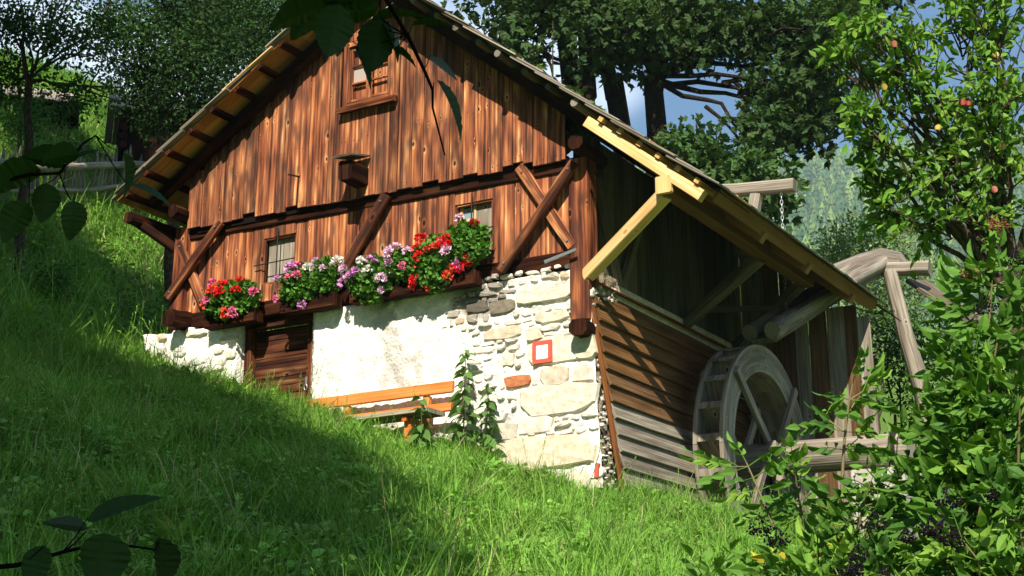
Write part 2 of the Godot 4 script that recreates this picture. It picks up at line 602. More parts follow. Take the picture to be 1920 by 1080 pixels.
func stone_base(mill: Node3D) -> void:
	# body of the masonry behind its faces
	var core := MB.new()
	core.col = Color(0.8, 0.76, 0.7)
	slab(core, -3.72, 0.0, -1.0, 2.34, -0.6, -0.05)
	slab(core, -6.38, -4.83, 0.3, 2.34, -0.6, -0.05)
	slab(core, -0.5, 0.02, -1.2, 2.30, -4.3, -0.61)
	slab(core, -6.38, -5.9, 0.3, 2.34, -4.3, -0.61)
	var wall := part("stone_wall", core, M.stone, mill)
	var face := MB.new()
	wall_grid(face, -3.72, 0.0, -0.35, 2.36, 0.04, func(x: float, y: float) -> Array:
		var r := mortar(x, y)
		var f := clampf((x + 0.6) / 0.6, 0, 1)
		r[2] = f * (edge_x(y) - 0.02)
		if x < -3.70: r[0] = -0.3
		if y > 2.33: r[0] = -0.25
		return r)
	part("plaster", face, M.plaster, wall)
	face = MB.new()
	wall_grid(face, -6.46, -4.80, 0.9, 2.40, 0.04, func(x: float, y: float) -> Array:
		var r := mortar(x, y)
		if x < -6.43 or x > -4.82: r[0] = -0.35
		if y > 2.36 - 0.02 * sin(x * 9.0): r[0] = -0.3
		r[2] = 0.05 * noise.get_noise_2d(y * 3.0, 3.0) if x < -6.2 else 0.0
		return r)
	part("plaster", face, M.plaster, wall)
	# the rough end of the wall, turned towards the wheel
	face = MB.new()
	wall_grid(face, -0.62, 0.0, -0.4, 2.34, 0.035, func(x: float, y: float) -> Array:
		return [0.05 * noise.get_noise_2d(x * 8.0, y * 8.0) + 0.03 * noise.get_noise_2d(x * 23.0, y * 23.0), tone(0.75, 1.0), 0.0])
	var side := MB.new()
	for k in face.v.size():
		var p := face.v[k]
		var q := face.n[k]
		side.col = face.c[k]
		side.vert(Vector3(edge_x(p.y) - 0.015 + p.z * 0.6, p.y, p.x - 0.015), Vector3(q.z, q.y, q.x), Vector2.ZERO)
	# wall_grid faces +z; turning it by swapping x and z mirrors it, so every triangle is wound again
	for k in range(0, side.v.size(), 3):
		var t1 := side.v[k + 1]; side.v[k + 1] = side.v[k + 2]; side.v[k + 2] = t1
		var t2 := side.n[k + 1]; side.n[k + 1] = side.n[k + 2]; side.n[k + 2] = t2
	part("rubble_end", side, M.pebble_mortar, wall)
	var peb := MB.new()
	for k in 240:
		var y := rng.randf_range(-0.1, 2.2)
		var z := rng.randf_range(-0.55, -0.02)
		peb.col = tone(0.45, 1.05, 0.1)
		stone(peb, Vector3(edge_x(y) - 0.01, y, z), Vector3(0, 0, -1), Vector3.UP, rng.randf_range(0.02, 0.06), rng.randf_range(0.02, 0.05), rng.randf_range(0.015, 0.03), 0.9)
	part("pebbles", peb, M.stone, wall).set_meta("kind", "stuff")
	# stones one can tell apart: first the large ones, then the rubble in rough courses
	var big := [[-0.33, 1.46, 0.80, 0.33, "f4f0e2", 0.03], [0.0, 1.455, 0.26, 0.34, "e6dcc0", 0.035], [-0.35, 0.93, 0.98, 0.36, "e4e0d2", 0.03], [-0.50, 0.36, 1.28, 0.36, "efd9b0", 0.05], [-0.28, -0.02, 0.86, 0.30, "e9dcc0", 0.04], [-0.95, 0.02, 0.5, 0.26, "efe9dc", 0.04],
		[-0.83, 1.17, 0.36, 0.15, "c9702c", 0.035], [-0.38, 1.18, 0.36, 0.22, "c9a386", 0.03], [-0.03, 1.17, 0.28, 0.20, "ecdcdc", 0.03],
		[-0.48, 2.10, 0.78, 0.20, "ece8dc", 0.045], [-1.02, 1.72, 0.56, 0.14, "cfae80", 0.04], [-0.40, 1.83, 0.42, 0.13, "dcd0b0", 0.04], [-0.63, 1.66, 0.22, 0.15, "dcc39c", 0.04], [-1.05, 2.02, 0.34, 0.16, "7a7266", 0.03], [-1.35, 2.06, 0.30, 0.13, "4a433c", 0.03], [-0.97, 0.63, 0.34, 0.22, "a9a498", 0.03], [-0.62, 0.68, 0.5, 0.2, "f0ebe0", 0.035], [-0.95, 1.42, 0.17, 0.16, "e2ddcf", 0.035]]
	var done := []
	var count := 0
	for b in big:
		var m := MB.new()
		m.col = h8(b[4]).srgb_to_linear()
		m.col = m.col.lerp(Color(0.88, 0.87, 0.83), 0.6 if m.col.get_luminance() > 0.35 else 0.12)
		stone(m, Vector3(b[0], b[1], 0.004), Vector3.RIGHT, Vector3.UP, b[2], b[3], b[5] * rng.randf_range(0.6, 1.1), 0.5, 0.93)
		part("stone", m, M.stone, wall)
		done.append(Rect2(b[0] - b[2] / 2, b[1] - b[3] / 2, b[2], b[3]))
	var y := -0.15
	while y < 2.36:
		var hh := rng.randf_range(0.045, 0.11)
		var x := -1.75 + rng.randf_range(-0.1, 0.1)
		while x < edge_x(y) - 0.05:
			var w := rng.randf_range(0.06, 0.14) if rng.randf() < 0.5 else rng.randf_range(0.14, 0.30)
			var box := Rect2(x, y + 0.01, w, hh)
			var clash := false
			for d in done:
				if (d as Rect2).grow(-0.025).intersects(box): clash = true
			var thin := smoothstep(-1.0, -1.75, x) * (0.9 if y < 1.7 else 0.45)
			if y > 1.75 and x > -1.6: thin *= 0.4
			if clash:
				x += 0.03
				continue
			if rng.randf() > thin * 1.1 and x + w < edge_x(y) + 0.03 and count < 250:
				var m := MB.new()
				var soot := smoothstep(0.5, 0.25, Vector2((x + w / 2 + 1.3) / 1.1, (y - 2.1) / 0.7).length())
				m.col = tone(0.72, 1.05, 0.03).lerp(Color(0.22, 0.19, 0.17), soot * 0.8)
				if rng.randf() < 0.06: m.col = m.col * Color(0.9, 0.74, 0.58)
				stone(m, Vector3(x + w / 2, y + hh / 2 + rng.randf_range(-0.015, 0.015), rng.randf_range(-0.012, 0.006)), Vector3(1, rng.randf_range(-0.12, 0.12), 0).normalized(), Vector3.UP, w, hh * rng.randf_range(0.8, 1.05), rng.randf_range(0.018, 0.055), rng.randf_range(0.42, 0.75), rng.randf_range(0.75, 0.93))
				part("stone", m, M.stone, wall)
				count += 1
			x += w + rng.randf_range(0.005, 0.03)
		y += hh + 0.012
	for k in 46:     # what shows through the limewash left of the door
		var sx := rng.randf_range(-6.4, -4.95)
		var sy := rng.randf_range(1.25, 2.30)
		var m := MB.new()
		m.col = tone(0.75, 1.0, 0.04) * (Color(0.95, 0.75, 0.6) if rng.randf() < 0.1 else Color.WHITE)
		stone(m, Vector3(sx, sy, 0.02 + mortar(sx, sy)[0] * 0.8), Vector3.RIGHT, Vector3.UP, rng.randf_range(0.1, 0.32), rng.randf_range(0.05, 0.12), 0.018, 0.6, 0.8)
		part("stone", m, M.stone, wall)
	# painted trail marks
	var red := MB.new()
	var zf := 0.047
	for q in [[-0.51, 1.545, 0.235, 0.045], [-0.51, 1.345, 0.235, 0.045], [-0.605, 1.445, 0.045, 0.16], [-0.415, 1.445, 0.045, 0.16]]:
		bar(red, Vector3(q[0], q[1], zf - 0.03), Vector3(q[0], q[1], zf), q[2], q[3], Vector3.UP, 0.004, 2, 0.004)
	part("trail_mark", red, M.red_paint, wall).set_meta("label", "red painted square frame on the pale stone")
	var wh := MB.new()
	bar(wh, Vector3(-0.51, 1.445, zf - 0.03), Vector3(-0.51, 1.445, zf - 0.004), 0.145, 0.157, Vector3.UP, 0.004)
	part("trail_mark", wh, M.white_paint, wall).set_meta("label", "white centre of the painted square")
	red = MB.new()
	bar(red, Vector3(0.135, 0.125, 0.0), Vector3(0.135, 0.125, 0.05), 0.04, 0.15, Vector3(0.1, 1, 0), 0.004)
	part("trail_mark", red, M.red_paint, wall).set_meta("label", "narrow red painted stripe at the wall's corner")
	wh = MB.new()
	bar(wh, Vector3(0.09, 0.125, 0.0), Vector3(0.09, 0.125, 0.049), 0.045, 0.15, Vector3(0.1, 1, 0), 0.004)
	part("trail_mark", wh, M.white_paint, wall).set_meta("label", "narrow white painted stripe at the wall's corner")


func slab(m: MB, x0: float, x1: float, y0: float, y1: float, z0: float, z1: float) -> void:
	bar(m, Vector3((x0 + x1) / 2, (y0 + y1) / 2, z0), Vector3((x0 + x1) / 2, (y0 + y1) / 2, z1), x1 - x0, y1 - y0, Vector3.UP, 0.008)


func plank(m: MB, x: float, w: float, y0: float, y1: float, z: float, d := 0.028) -> void:
	bar(m, Vector3(x, y0, z), Vector3(x + rng.randf_range(-0.006, 0.006), y1, z), w, d, Vector3.BACK, 0.004, 3, 0.002)


func bolt(m: MB, at: Vector3, r: float, out := Vector3.BACK) -> void:
	tube(m, [at - out * 0.02, at + out * r * 0.7], [r, r * 0.8], 6)


func timber_front(mill: Node3D) -> void:
	# frame
	var m := MB.new()
	m.col = tone(0.55, 0.6)
	bar(m, Vector3(-6.02, 2.46, -0.10), Vector3(-0.15, 2.45, -0.10), 0.24, 0.19, Vector3.UP, 0.012, 8, 0.006)
	part("sill_beam", m, M.dark_wood, mill)
	m = MB.new()
	m.col = tone(0.4, 0.45)
	bar(m, Vector3(-5.95, 3.62, -0.08), Vector3(-0.1, 3.52, -0.08), 0.2, 0.15, Vector3.UP, 0.012, 6, 0.005)
	part("tie_beam", m, M.dark_wood, mill)
	m = MB.new()
	m.col = Color(0.74, 0.66, 0.66)
	bar(m, Vector3(-0.045, 1.74, -0.06), Vector3(-0.06, 3.56, -0.06), 0.23, 0.24, Vector3.BACK, 0.012, 6, 0.005)
	part("corner_post", m, M.larch, mill)
	m = MB.new()
	m.col = Color(0.7, 0.62, 0.6)
	bar(m, Vector3(-5.88, 2.55, -0.06), Vector3(-5.86, 3.72, -0.06), 0.22, 0.24, Vector3.BACK, 0.012, 5, 0.005)
	part("corner_post", m, M.larch, mill)
	m = MB.new()
	m.col = Color(0.5, 0.45, 0.42)
	bar(m, Vector3(-2.93, 2.55, -0.05), Vector3(-2.95, 3.55, -0.05), 0.2, 0.12, Vector3.BACK, 0.01, 4, 0.004)
	part("middle_post", m, M.larch, mill)
	# beam heads that stick out of the front
	for q in [[Vector3(-5.74, 2.47, -0.3), Vector3(-5.72, 2.45, 0.32), 0.22, 0.22], [Vector3(0.0, 1.62, -0.4), Vector3(0.02, 1.62, 0.20), 0.23, 0.19], [Vector3(-5.80, 3.86, -0.4), Vector3(-5.80, 3.86, 0.30), 0.17, 0.18], [Vector3(-0.02, 3.66, -0.4), Vector3(0.06, 3.64, 0.34), 0.18, 0.17]]:
		m = MB.new()
		m.col = tone(0.36, 0.5)
		bar(m, q[0], q[1], q[2], q[3], Vector3.UP, 0.05, 5, 0.016, 0.92)
		part("beam_head", m, M.dark_wood, mill)
	m = MB.new()
	m.col = tone(0.28, 0.34)
	bar(m, Vector3(-2.96, 3.85, -0.1), Vector3(-2.96, 3.85, 0.42), 0.2, 0.24, Vector3.UP, 0.02, 3, 0.006)
	var head := part("beam_head", m, M.dark_wood, mill)
	m = MB.new()
	m.col = Color(0.42, 0.4, 0.36)
	bar(m, Vector3(-2.96, 4.10, 0.12), Vector3(-2.96, 4.00, 0.50), 0.26, 0.025, Vector3.UP, 0.004)
	part("rain_board", m, M.grey_wood, head)
	# lower storey of vertical planks with two window holes
	var lower := part("lower_wall", dark_box(-5.8, -0.15, 2.5, 3.6, -0.5, -0.20), M.interior, mill)
	var cuts := [[-4.54, -4.03, 2.78, 3.37], [-1.70, -1.19, 2.70, 3.32]]
	var x := -5.78
	while x < -0.2:
		var w := minf(rng.randf_range(0.17, 0.31), -0.16 - x)
		for cut in cuts:      # let planks end at the window's edges
			if x < cut[0] and x + w > cut[0]: w = cut[0] - x
			elif x >= cut[0] - 0.001 and x < cut[1] and x + w > cut[1]: w = cut[1] - x
		if w < 0.05: w = 0.05
		var spans := [[2.545, 3.58]]
		for cut in cuts:
			if x + w / 2 > cut[0] and x + w / 2 < cut[1]: spans = [[2.545, cut[2]], [cut[3], 3.58]]
		for s in spans:
			m = MB.new()
			m.col = tone(0.75, 1.4, 0.08)
			plank(m, x + w / 2, w - 0.008, s[0], s[1], -0.03 + rng.randf_range(-0.006, 0.006))
			part("plank", m, M.larch if rng.randf() < 0.5 else M.larch_b, lower)
		x += w
	# gable of long planks, hung in front of the lower storey
	var gable := part("gable_wall", dark_box(-5.6, -0.35, 3.6, 3.75, -0.3, 0.04), M.interior, mill)
	x = -5.74
	while x < -0.24:
		var w := minf(rng.randf_range(0.12, 0.23), -0.22 - x)
		if w < 0.06: w = 0.06
		var xc := x + w / 2
		var top := minf(roof_y(x), roof_y(x + w)) - 0.17
		var low := lerpf(3.665, 3.56, (x + 5.74) / 5.5) + 0.02 * noise.get_noise_1d(x * 4.0) + rng.randf_range(-0.012, 0.012)
		if rng.randf() < 0.12: low += 0.05
		var spans := [[low, top]]
		if xc > -3.27 and xc < -2.55: spans = [[low, 4.83], [5.62, top]]
		if absf(xc + 2.96) < 0.1: spans[0][0] = 3.98
		for s in spans:
			m = MB.new()
			m.col = tone(0.62, 1.4, 0.09)
			if rng.randf() < 0.15: m.col = m.col * Color(0.72, 0.78, 0.85)
			plank(m, xc, w - 0.008, s[0], s[1], 0.075 + rng.randf_range(-0.006, 0.006), 0.03)
			part("plank", m, M.larch if rng.randf() < 0.5 else M.larch_b, gable)
		x += w
	# crossed braces
	var nails := MB.new()
	for c in gable.get_children():
		var bx: AABB = (c as MeshInstance3D).mesh.get_aabb()
		for y in [bx.position.y + 0.06, bx.position.y + 0.75, bx.end.y - 0.2]:
			for dx in [0.3, 0.7]:
				if y < bx.end.y: bolt(nails, Vector3(bx.position.x + bx.size.x * dx, y + rng.randf_range(-0.02, 0.02), bx.end.z - 0.001), 0.006)
	part("nails", nails, M.iron, gable).set_meta("kind", "stuff")
	for q in [[Vector3(-0.80, 3.60, 0.035), Vector3(-0.13, 2.56, 0.035), 0.13, 1.15], [Vector3(-0.06, 3.50, 0.105), Vector3(-1.0, 2.40, 0.105), 0.115, 0.6], [Vector3(-5.90, 3.52, 0.03), Vector3(-5.42, 2.62, 0.03), 0.13, 1.0], [Vector3(-5.16, 3.66, 0.10), Vector3(-5.98, 2.78, 0.10), 0.115, 0.65], [Vector3(-2.60, 3.58, 0.08), Vector3(-3.42, 2.42, 0.08), 0.13, 0.6]]:
		m = MB.new()
		m.col = tone(q[3] * 0.8, q[3] * 0.85)
		bar(m, q[0], q[1], q[2], 0.07, Vector3.BACK, 0.012, 6, 0.006)
		var b := part("brace", m, M.larch, mill)
		m = MB.new()
		for f in [0.07, 0.93]: bolt(m, (q[0] as Vector3).lerp(q[1], f) + Vector3(0, 0, 0.04), 0.016)
		part("bolt", m, M.zinc, b)
	m = MB.new()
	bar(m, Vector3(-0.42, 2.41, 0.14), Vector3(-0.03, 2.49, 0.14), 0.02, 0.035, Vector3.UP, 0.003)
	part("iron_bar", m, M.zinc, mill).set_meta("label", "grey iron bar across the foot of the right corner post")
	m = MB.new()
	tube(m, [Vector3(-3.95, 4.06, 0.05), Vector3(-3.82, 3.95, 0.42)], [0.012, 0.012], 6)
	part("iron_peg", m, M.iron, mill)
	# small windows
	window_a(mill)
	window_b(mill)
	gable_window(mill)
	door(mill)
	insulators(mill)


func dark_box(x0: float, x1: float, y0: float, y1: float, z0: float, z1: float) -> MB:
	var m := MB.new()
	slab(m, x0, x1, y0, y1, z0, z1)
	return m


func framed(mill: Node3D, label: String, x0: float, x1: float, y0: float, y1: float, z: float, t: float, k: float) -> MeshInstance3D:
	var m := MB.new()
	m.col = tone(k, k)
	bar(m, Vector3(x0 + t / 2, y0, z), Vector3(x0 + t / 2, y1, z), t, 0.05, Vector3.BACK, 0.004)
	bar(m, Vector3(x1 - t / 2, y0, z), Vector3(x1 - t / 2, y1, z), t, 0.05, Vector3.BACK, 0.004)
	bar(m, Vector3(x0 + t, y0 + t / 2, z), Vector3(x1 - t, y0 + t / 2, z), 0.05, t, Vector3.UP, 0.004)
	bar(m, Vector3(x0 + t, y1 - t / 2, z), Vector3(x1 - t, y1 - t / 2, z), 0.05, t, Vector3.UP, 0.004)
	var w := part("window", m, M.larch, mill)
	w.set_meta("label", label)
	return w


func grille(w: Node3D, x0: float, x1: float, y0: float, y1: float) -> void:
	var m := MB.new()
	var xm := (x0 + x1) / 2
	tube(m, [Vector3(xm, y0 + 0.02, 0.02), Vector3(xm, y1 + 0.10, 0.02)], [0.008, 0.008], 6)
	part("bar", m, M.iron, w)
	m = MB.new()
	tube(m, [Vector3(x0 - 0.1, (y0 * 0.6 + y1 * 0.4), 0.035), Vector3(x1 + 0.05, (y0 * 0.6 + y1 * 0.4) + 0.01, 0.035)], [0.008, 0.008], 6)
	part("bar", m, M.iron, w)


func window_a(mill: Node3D) -> void:
	var w := framed(mill, "small barred window with closed weathered shutter boards", -4.55, -4.02, 2.77, 3.38, -0.06, 0.035, 0.6)
	for k in 2:
		var m := MB.new()
		m.col = Color(1.55, 1.42, 1.2) * rng.randf_range(0.95, 1.1)
		plank(m, -4.515 + 0.235 * k + 0.115, 0.228, 2.80, 3.35, -0.115)
		part("shutter_board", m, M.grey_wood, w)
	grille(w, -4.53, -4.03, 2.79, 3.36)


func window_b(mill: Node3D) -> void:
	var w := framed(mill, "small barred window, half glass and half pale board", -1.71, -1.18, 2.69, 3.33, -0.06, 0.035, 0.75)
	var m := MB.new()
	m.col = Color(1.7, 1.6, 1.4)
	plank(m, -1.335, 0.24, 2.72, 3.30, -0.115)
	part("shutter_board", m, M.grey_wood, w)
	m = MB.new()
	for y in [2.75, 3.13]:
		bar(m, Vector3(-1.675, y, -0.10), Vector3(-1.46, y, -0.10), 0.03, 0.04, Vector3.UP, 0.004)
	for x in [-1.655, -1.475]:
		bar(m, Vector3(x, 2.72, -0.103), Vector3(x, 3.30, -0.103), 0.035, 0.03, Vector3.BACK, 0.004)
	part("sash", m, M.fresh_wood, w)
	for q in [[2.77, 3.11], [3.15, 3.29]]:
		m = MB.new()
		bar(m, Vector3(-1.565, (q[0] + q[1]) / 2, -0.112), Vector3(-1.565, (q[0] + q[1]) / 2, -0.108), 0.15, q[1] - q[0], Vector3.UP, 0.001)
		part("pane", m, M.glass, w)
	grille(w, -1.70, -1.19, 2.71, 3.31)


func gable_window(mill: Node3D) -> void:
	var z := 0.10
	var x0 := -3.26
	var x1 := -2.55
	var y0 := 4.80
	var y1 := 5.62
	var w := framed(mill, "six-pane gable window with boards behind its sashes", x0 - 0.02, x1 + 0.04, y0 - 0.02, y1 + 0.04, z, 0.075, 0.8)
	var m := MB.new()
	m.col = Color(0.4, 0.32, 0.3)
	bar(m, Vector3(x0 - 0.04, y0 - 0.05, z + 0.05), Vector3(x1 + 0.09, y0 - 0.05, z + 0.05), 0.10, 0.07, Vector3(0, 1, 0.25), 0.006)
	part("sill", m, M.larch, w)
	m = MB.new()
	m.col = Color(1.05, 1.0, 0.95)
	var xm := (x0 + x1) / 2
	for s in [[x0 + 0.055, xm], [xm, x1 - 0.035]]:
		for x in [s[0] + 0.022, s[1] - 0.022]:
			bar(m, Vector3(x, y0 + 0.05, z - 0.02), Vector3(x, y1 - 0.04, z - 0.02), 0.042, 0.035, Vector3.BACK, 0.004)
		for k in 4:
			var y := lerpf(y0 + 0.075, y1 - 0.06, k / 3.0)
			bar(m, Vector3(s[0] + 0.044, y, z - 0.022), Vector3(s[1] - 0.044, y, z - 0.022), 0.03, 0.024 if k % 3 else 0.045, Vector3.UP, 0.003)
	part("sash", m, M.larch, w)
	for k in 5:
		m = MB.new()
		m.col = Color(1.5, 1.25, 1.1) * rng.randf_range(0.9, 1.1)
		plank(m, x0 + 0.07 + 0.145 * k, 0.142, y0, y1, z - 0.085, 0.02)
		part("backing_board", m, M.larch, w)
	for q in [[0, 1], [1, 2]]:
		var s: Array = [[x0 + 0.055, xm], [xm, x1 - 0.035]][q[0]]
		var ya := lerpf(y0 + 0.075, y1 - 0.06, q[1] / 3.0)
		var yb := lerpf(y0 + 0.075, y1 - 0.06, (q[1] + 1) / 3.0)
		m = MB.new()
		m.col = Color(0.42, 0.36, 0.34)
		bar(m, Vector3((s[0] + s[1]) / 2, (ya + yb) / 2, z - 0.045), Vector3((s[0] + s[1]) / 2, (ya + yb) / 2, z - 0.040), s[1] - s[0] - 0.09, yb - ya - 0.025, Vector3.UP, 0.001)
		part("pane", m, M.white_paint, w).set_meta("label", "pale clouded pane")


func door(mill: Node3D) -> void:
	var m := MB.new()
	m.col = Color(0.34, 0.31, 0.31)
	var z := -0.13
	bar(m, Vector3(-4.75, 0.9, z), Vector3(-4.75, 2.34, z), 0.10, 0.12, Vector3.BACK, 0.008, 3, 0.003)
	bar(m, Vector3(-3.77, 0.9, z), Vector3(-3.77, 2.34, z), 0.10, 0.12, Vector3.BACK, 0.008, 3, 0.003)
	bar(m, Vector3(-4.80, 2.29, z + 0.003), Vector3(-3.72, 2.29, z + 0.003), 0.12, 0.10, Vector3.UP, 0.008)
	var frame := part("door_frame", m, M.larch, mill)
	var d := part("door", dark_box(-4.7, -3.82, 0.95, 2.24, -0.30, -0.20), M.interior, mill)
	d.set_meta("label", "dark brown door of wide horizontal boards")
	var y := 0.95
	for h in [0.22, 0.24, 0.21, 0.25, 0.22, 0.14]:
		m = MB.new()
		m.col = tone(0.22, 0.34) * Color(0.95, 0.95, 1.0)
		bar(m, Vector3(-4.695, y + h / 2, -0.185), Vector3(-3.825, y + h / 2, -0.185), 0.03, h - 0.006, Vector3.UP, 0.004, 2, 0.002)
		part("board", m, M.larch, d)
		y += h
	m = MB.new()
	for k in 12:
		var a := TAU * k / 12
		var b := TAU * (k + 1) / 12
		tube(m, [Vector3(-3.80 + 0.022 * cos(a), 1.42 + 0.035 * sin(a), -0.055), Vector3(-3.80 + 0.022 * cos(b), 1.42 + 0.035 * sin(b), -0.055)], [0.006, 0.006], 5)
	bar(m, Vector3(-3.80, 1.45, -0.06), Vector3(-3.80, 1.55, -0.06), 0.03, 0.008, Vector3.BACK, 0.002)
	part("latch", m, M.zinc, frame)


func insulators(mill: Node3D) -> void:
	for q in [Vector3(-3.21, 6.03, 0.36), Vector3(-2.83, 6.06, 0.36)]:
		var m := MB.new()
		tube(m, [q + Vector3(0, 0.05, 0), q + Vector3(0, 0.02, 0), q, q + Vector3(0, -0.02, 0), q + Vector3(0, -0.06, 0)], [0.02, 0.035, 0.022, 0.036, 0.03], 10)
		part("insulator", m, M.porcelain, mill)
	var m := MB.new()
	var pts := []
	var rad := []
	for k in 13:
		var f := k / 12.0
		pts.append(Vector3(-3.18, 6.0, 0.36).lerp(Vector3(-2.35, 5.86, 0.40), f) + Vector3(0, -0.22 * sin(f * PI) * (1.0 - 0.3 * f), 0))
		rad.append(0.006)
	tube(m, pts, rad, 5)
	part("cable", m, M.porcelain, mill)


# ---------------------------------------------------------------- roof
func make_roof(mill: Node3D) -> void:
	var rr := MB.new()
	rr.col = tone(0.5, 0.5)
	var dl := Vector3(-1, -SL, 0).normalized()
	var dr := Vector3(1, -SR, 0).normalized()
	var nl := Vector3(-SL, 1, 0).normalized()
	var nr := Vector3(SR, 1, 0).normalized()
	var top := Vector3(WX, RY, 0)
	# ridge pole
	tube(rr, [top + Vector3(0, -0.2, ZB), top + Vector3(0, -0.2, ZF - 0.05)], [0.08, 0.08], 8)
	var roof := part("roof", rr, M.dark_wood, mill)
	for side in 2:
		var d: Vector3 = [dl, dr][side]
		var n: Vector3 = [nl, nr][side]
		var L: float = [4.55, 5.84][side]
		# rafters: one against the gable wall, others behind
		for z in [0.19, -1.3, -2.8, -4.3]:
			var m := MB.new()
			m.col = tone(0.34, 0.42)
			var o := Vector3(0, 0, z) - n * 0.185
			var e: float = L - 0.25 if side == 0 else 3.75
			bar(m, top + o + d * 0.05, top + o + d * e, 0.13, 0.13, n, 0.012, 6, 0.006)
			part("rafter", m, M.dark_wood, roof)
		# laths that carry the shingles and show their ends at the rake
		var s := 0.22
		while s < L - 0.04:
			var m := MB.new()
			var o := top + d * s - n * 0.088
			if side == 0:
				m.col = tone(0.55, 0.8)
				bar(m, o + Vector3(0, 0, ZB + 0.05), o + Vector3(0, 0, ZF - rng.randf_range(0.02, 0.06)), 0.085, 0.06, n, 0.01, 4, 0.004)
				part("lath", m, M.dark_wood, roof)
				s += 0.415
			elif s < 3.9:
				m.col = tone(0.45, 0.8)
				tube(m, [o + Vector3(0, 0, ZB + 0.05), o + Vector3(0, 0, -2.0), o + Vector3(0, 0, ZF - rng.randf_range(0.02, 0.12))], [0.045, 0.047, rng.randf_range(0.034, 0.05)], 9, 0.06)
				part("lath", m, M.grey_wood, roof)
				s += rng.randf_range(0.36, 0.47)
			else:
				m.col = Color(0.8, 0.74, 0.66)
				bar(m, o + Vector3(0, 0, ZB + 0.05), o + n * 0.005 + Vector3(0, 0, ZF - rng.randf_range(0.02, 0.05)), 0.06, 0.055, n, 0.004)
				part("lath", m, M.fresh_wood, roof)
				s += 0.275
		# shingles in overlapping courses
		var rest := MB.new()
		var course := 0
		s = 0.0
		var fresh_from := 4.0 if side == 1 else 99.0
		while s < L - 0.02:
			var z := ZF + rng.randf_range(-0.02, 0.03)
			while z > ZB:
				var w := rng.randf_range(0.11, 0.19)
				var ln := minf(0.86, s + 0.86)
				var a := maxf(0.0, s - 0.42)
				var b := minf(L + 0.03, s + 0.44 + rng.randf_range(-0.03, 0.03))
				var near := z > ZF - 0.75
				var m := MB.new() if near else rest
				m.col = tone(0.75, 1.15, 0.04)
				var lift := -0.050 + 0.012 * rng.randf()
				var pa := top + d * a + n * (lift + 0.004) + Vector3(0, 0, z - w / 2)
				var pb := top + d * b + n * (lift + 0.052) + Vector3(0, 0, z - w / 2)
				bar(m, pa, pb, w - 0.006, 0.018, n, 0.003)
				if near: part("shingle", m, M.fresh_wood if (side == 0 and rng.randf() < 0.2) or (s > fresh_from and rng.randf() < 0.25) else M.grey_wood, roof)
				z -= w
			s += 0.40
			course += 1
		part("shingles_behind", rest, M.grey_wood, roof).set_meta("kind", "stuff")
		# boarded soffit under the shingles, board by board along the slope
		var z := ZF - 0.05
		while z > ZB + 0.1:
			var w := rng.randf_range(0.16, 0.24)
			var at := 0.05
			while at < L - 0.1:
				var ln := minf(rng.randf_range(0.7, 1.3), L - 0.02 - at)
				if z > -0.3 or rng.randf() < 0.0:
					var m := MB.new()
					m.col = Color(0.82, 0.60, 0.38) * rng.randf_range(0.55, 1.0)
					bar(m, top + d * at - n * 0.056 + Vector3(0, 0, z - w / 2), top + d * (at + ln) - n * 0.056 + Vector3(0, 0, z - w / 2), w - 0.006, 0.012, n, 0.002)
					part("soffit_board", m, M.fresh_wood if side == 0 else M.dark_wood, roof)
				at += ln + 0.004
			z -= w
		var m := MB.new()
		m.col = tone(0.4, 0.4)
		bar(m, top + d * 0.03 - n * 0.058 + Vector3(0, 0, (z + ZB) / 2 + 1.0), top + d * (L - 0.03) - n * 0.058 + Vector3(0, 0, (z + ZB) / 2 + 1.0), 3.9, 0.012, n, 0.002)
		part("sheathing", m, M.dark_wood, roof)
	# left eaves: a squared pole that carries the rafters' feet, propped from the corner post
	var m := MB.new()
	m.col = tone(0.35, 0.4)
	bar(m, Vector3(-6.42, 3.84, ZB), Vector3(-6.42, 3.84, 0.46), 0.13, 0.14, Vector3.UP, 0.02, 4, 0.01)
	part("eaves_pole", m, M.dark_wood, roof)
	m = MB.new()
	m.col = tone(0.3, 0.34)
	bar(m, Vector3(-6.50, 3.86, 0.30), Vector3(-5.92, 3.38, -0.12), 0.12, 0.12, Vector3.UP, 0.02, 3, 0.008)
	part("eaves_prop", m, M.dark_wood, roof)


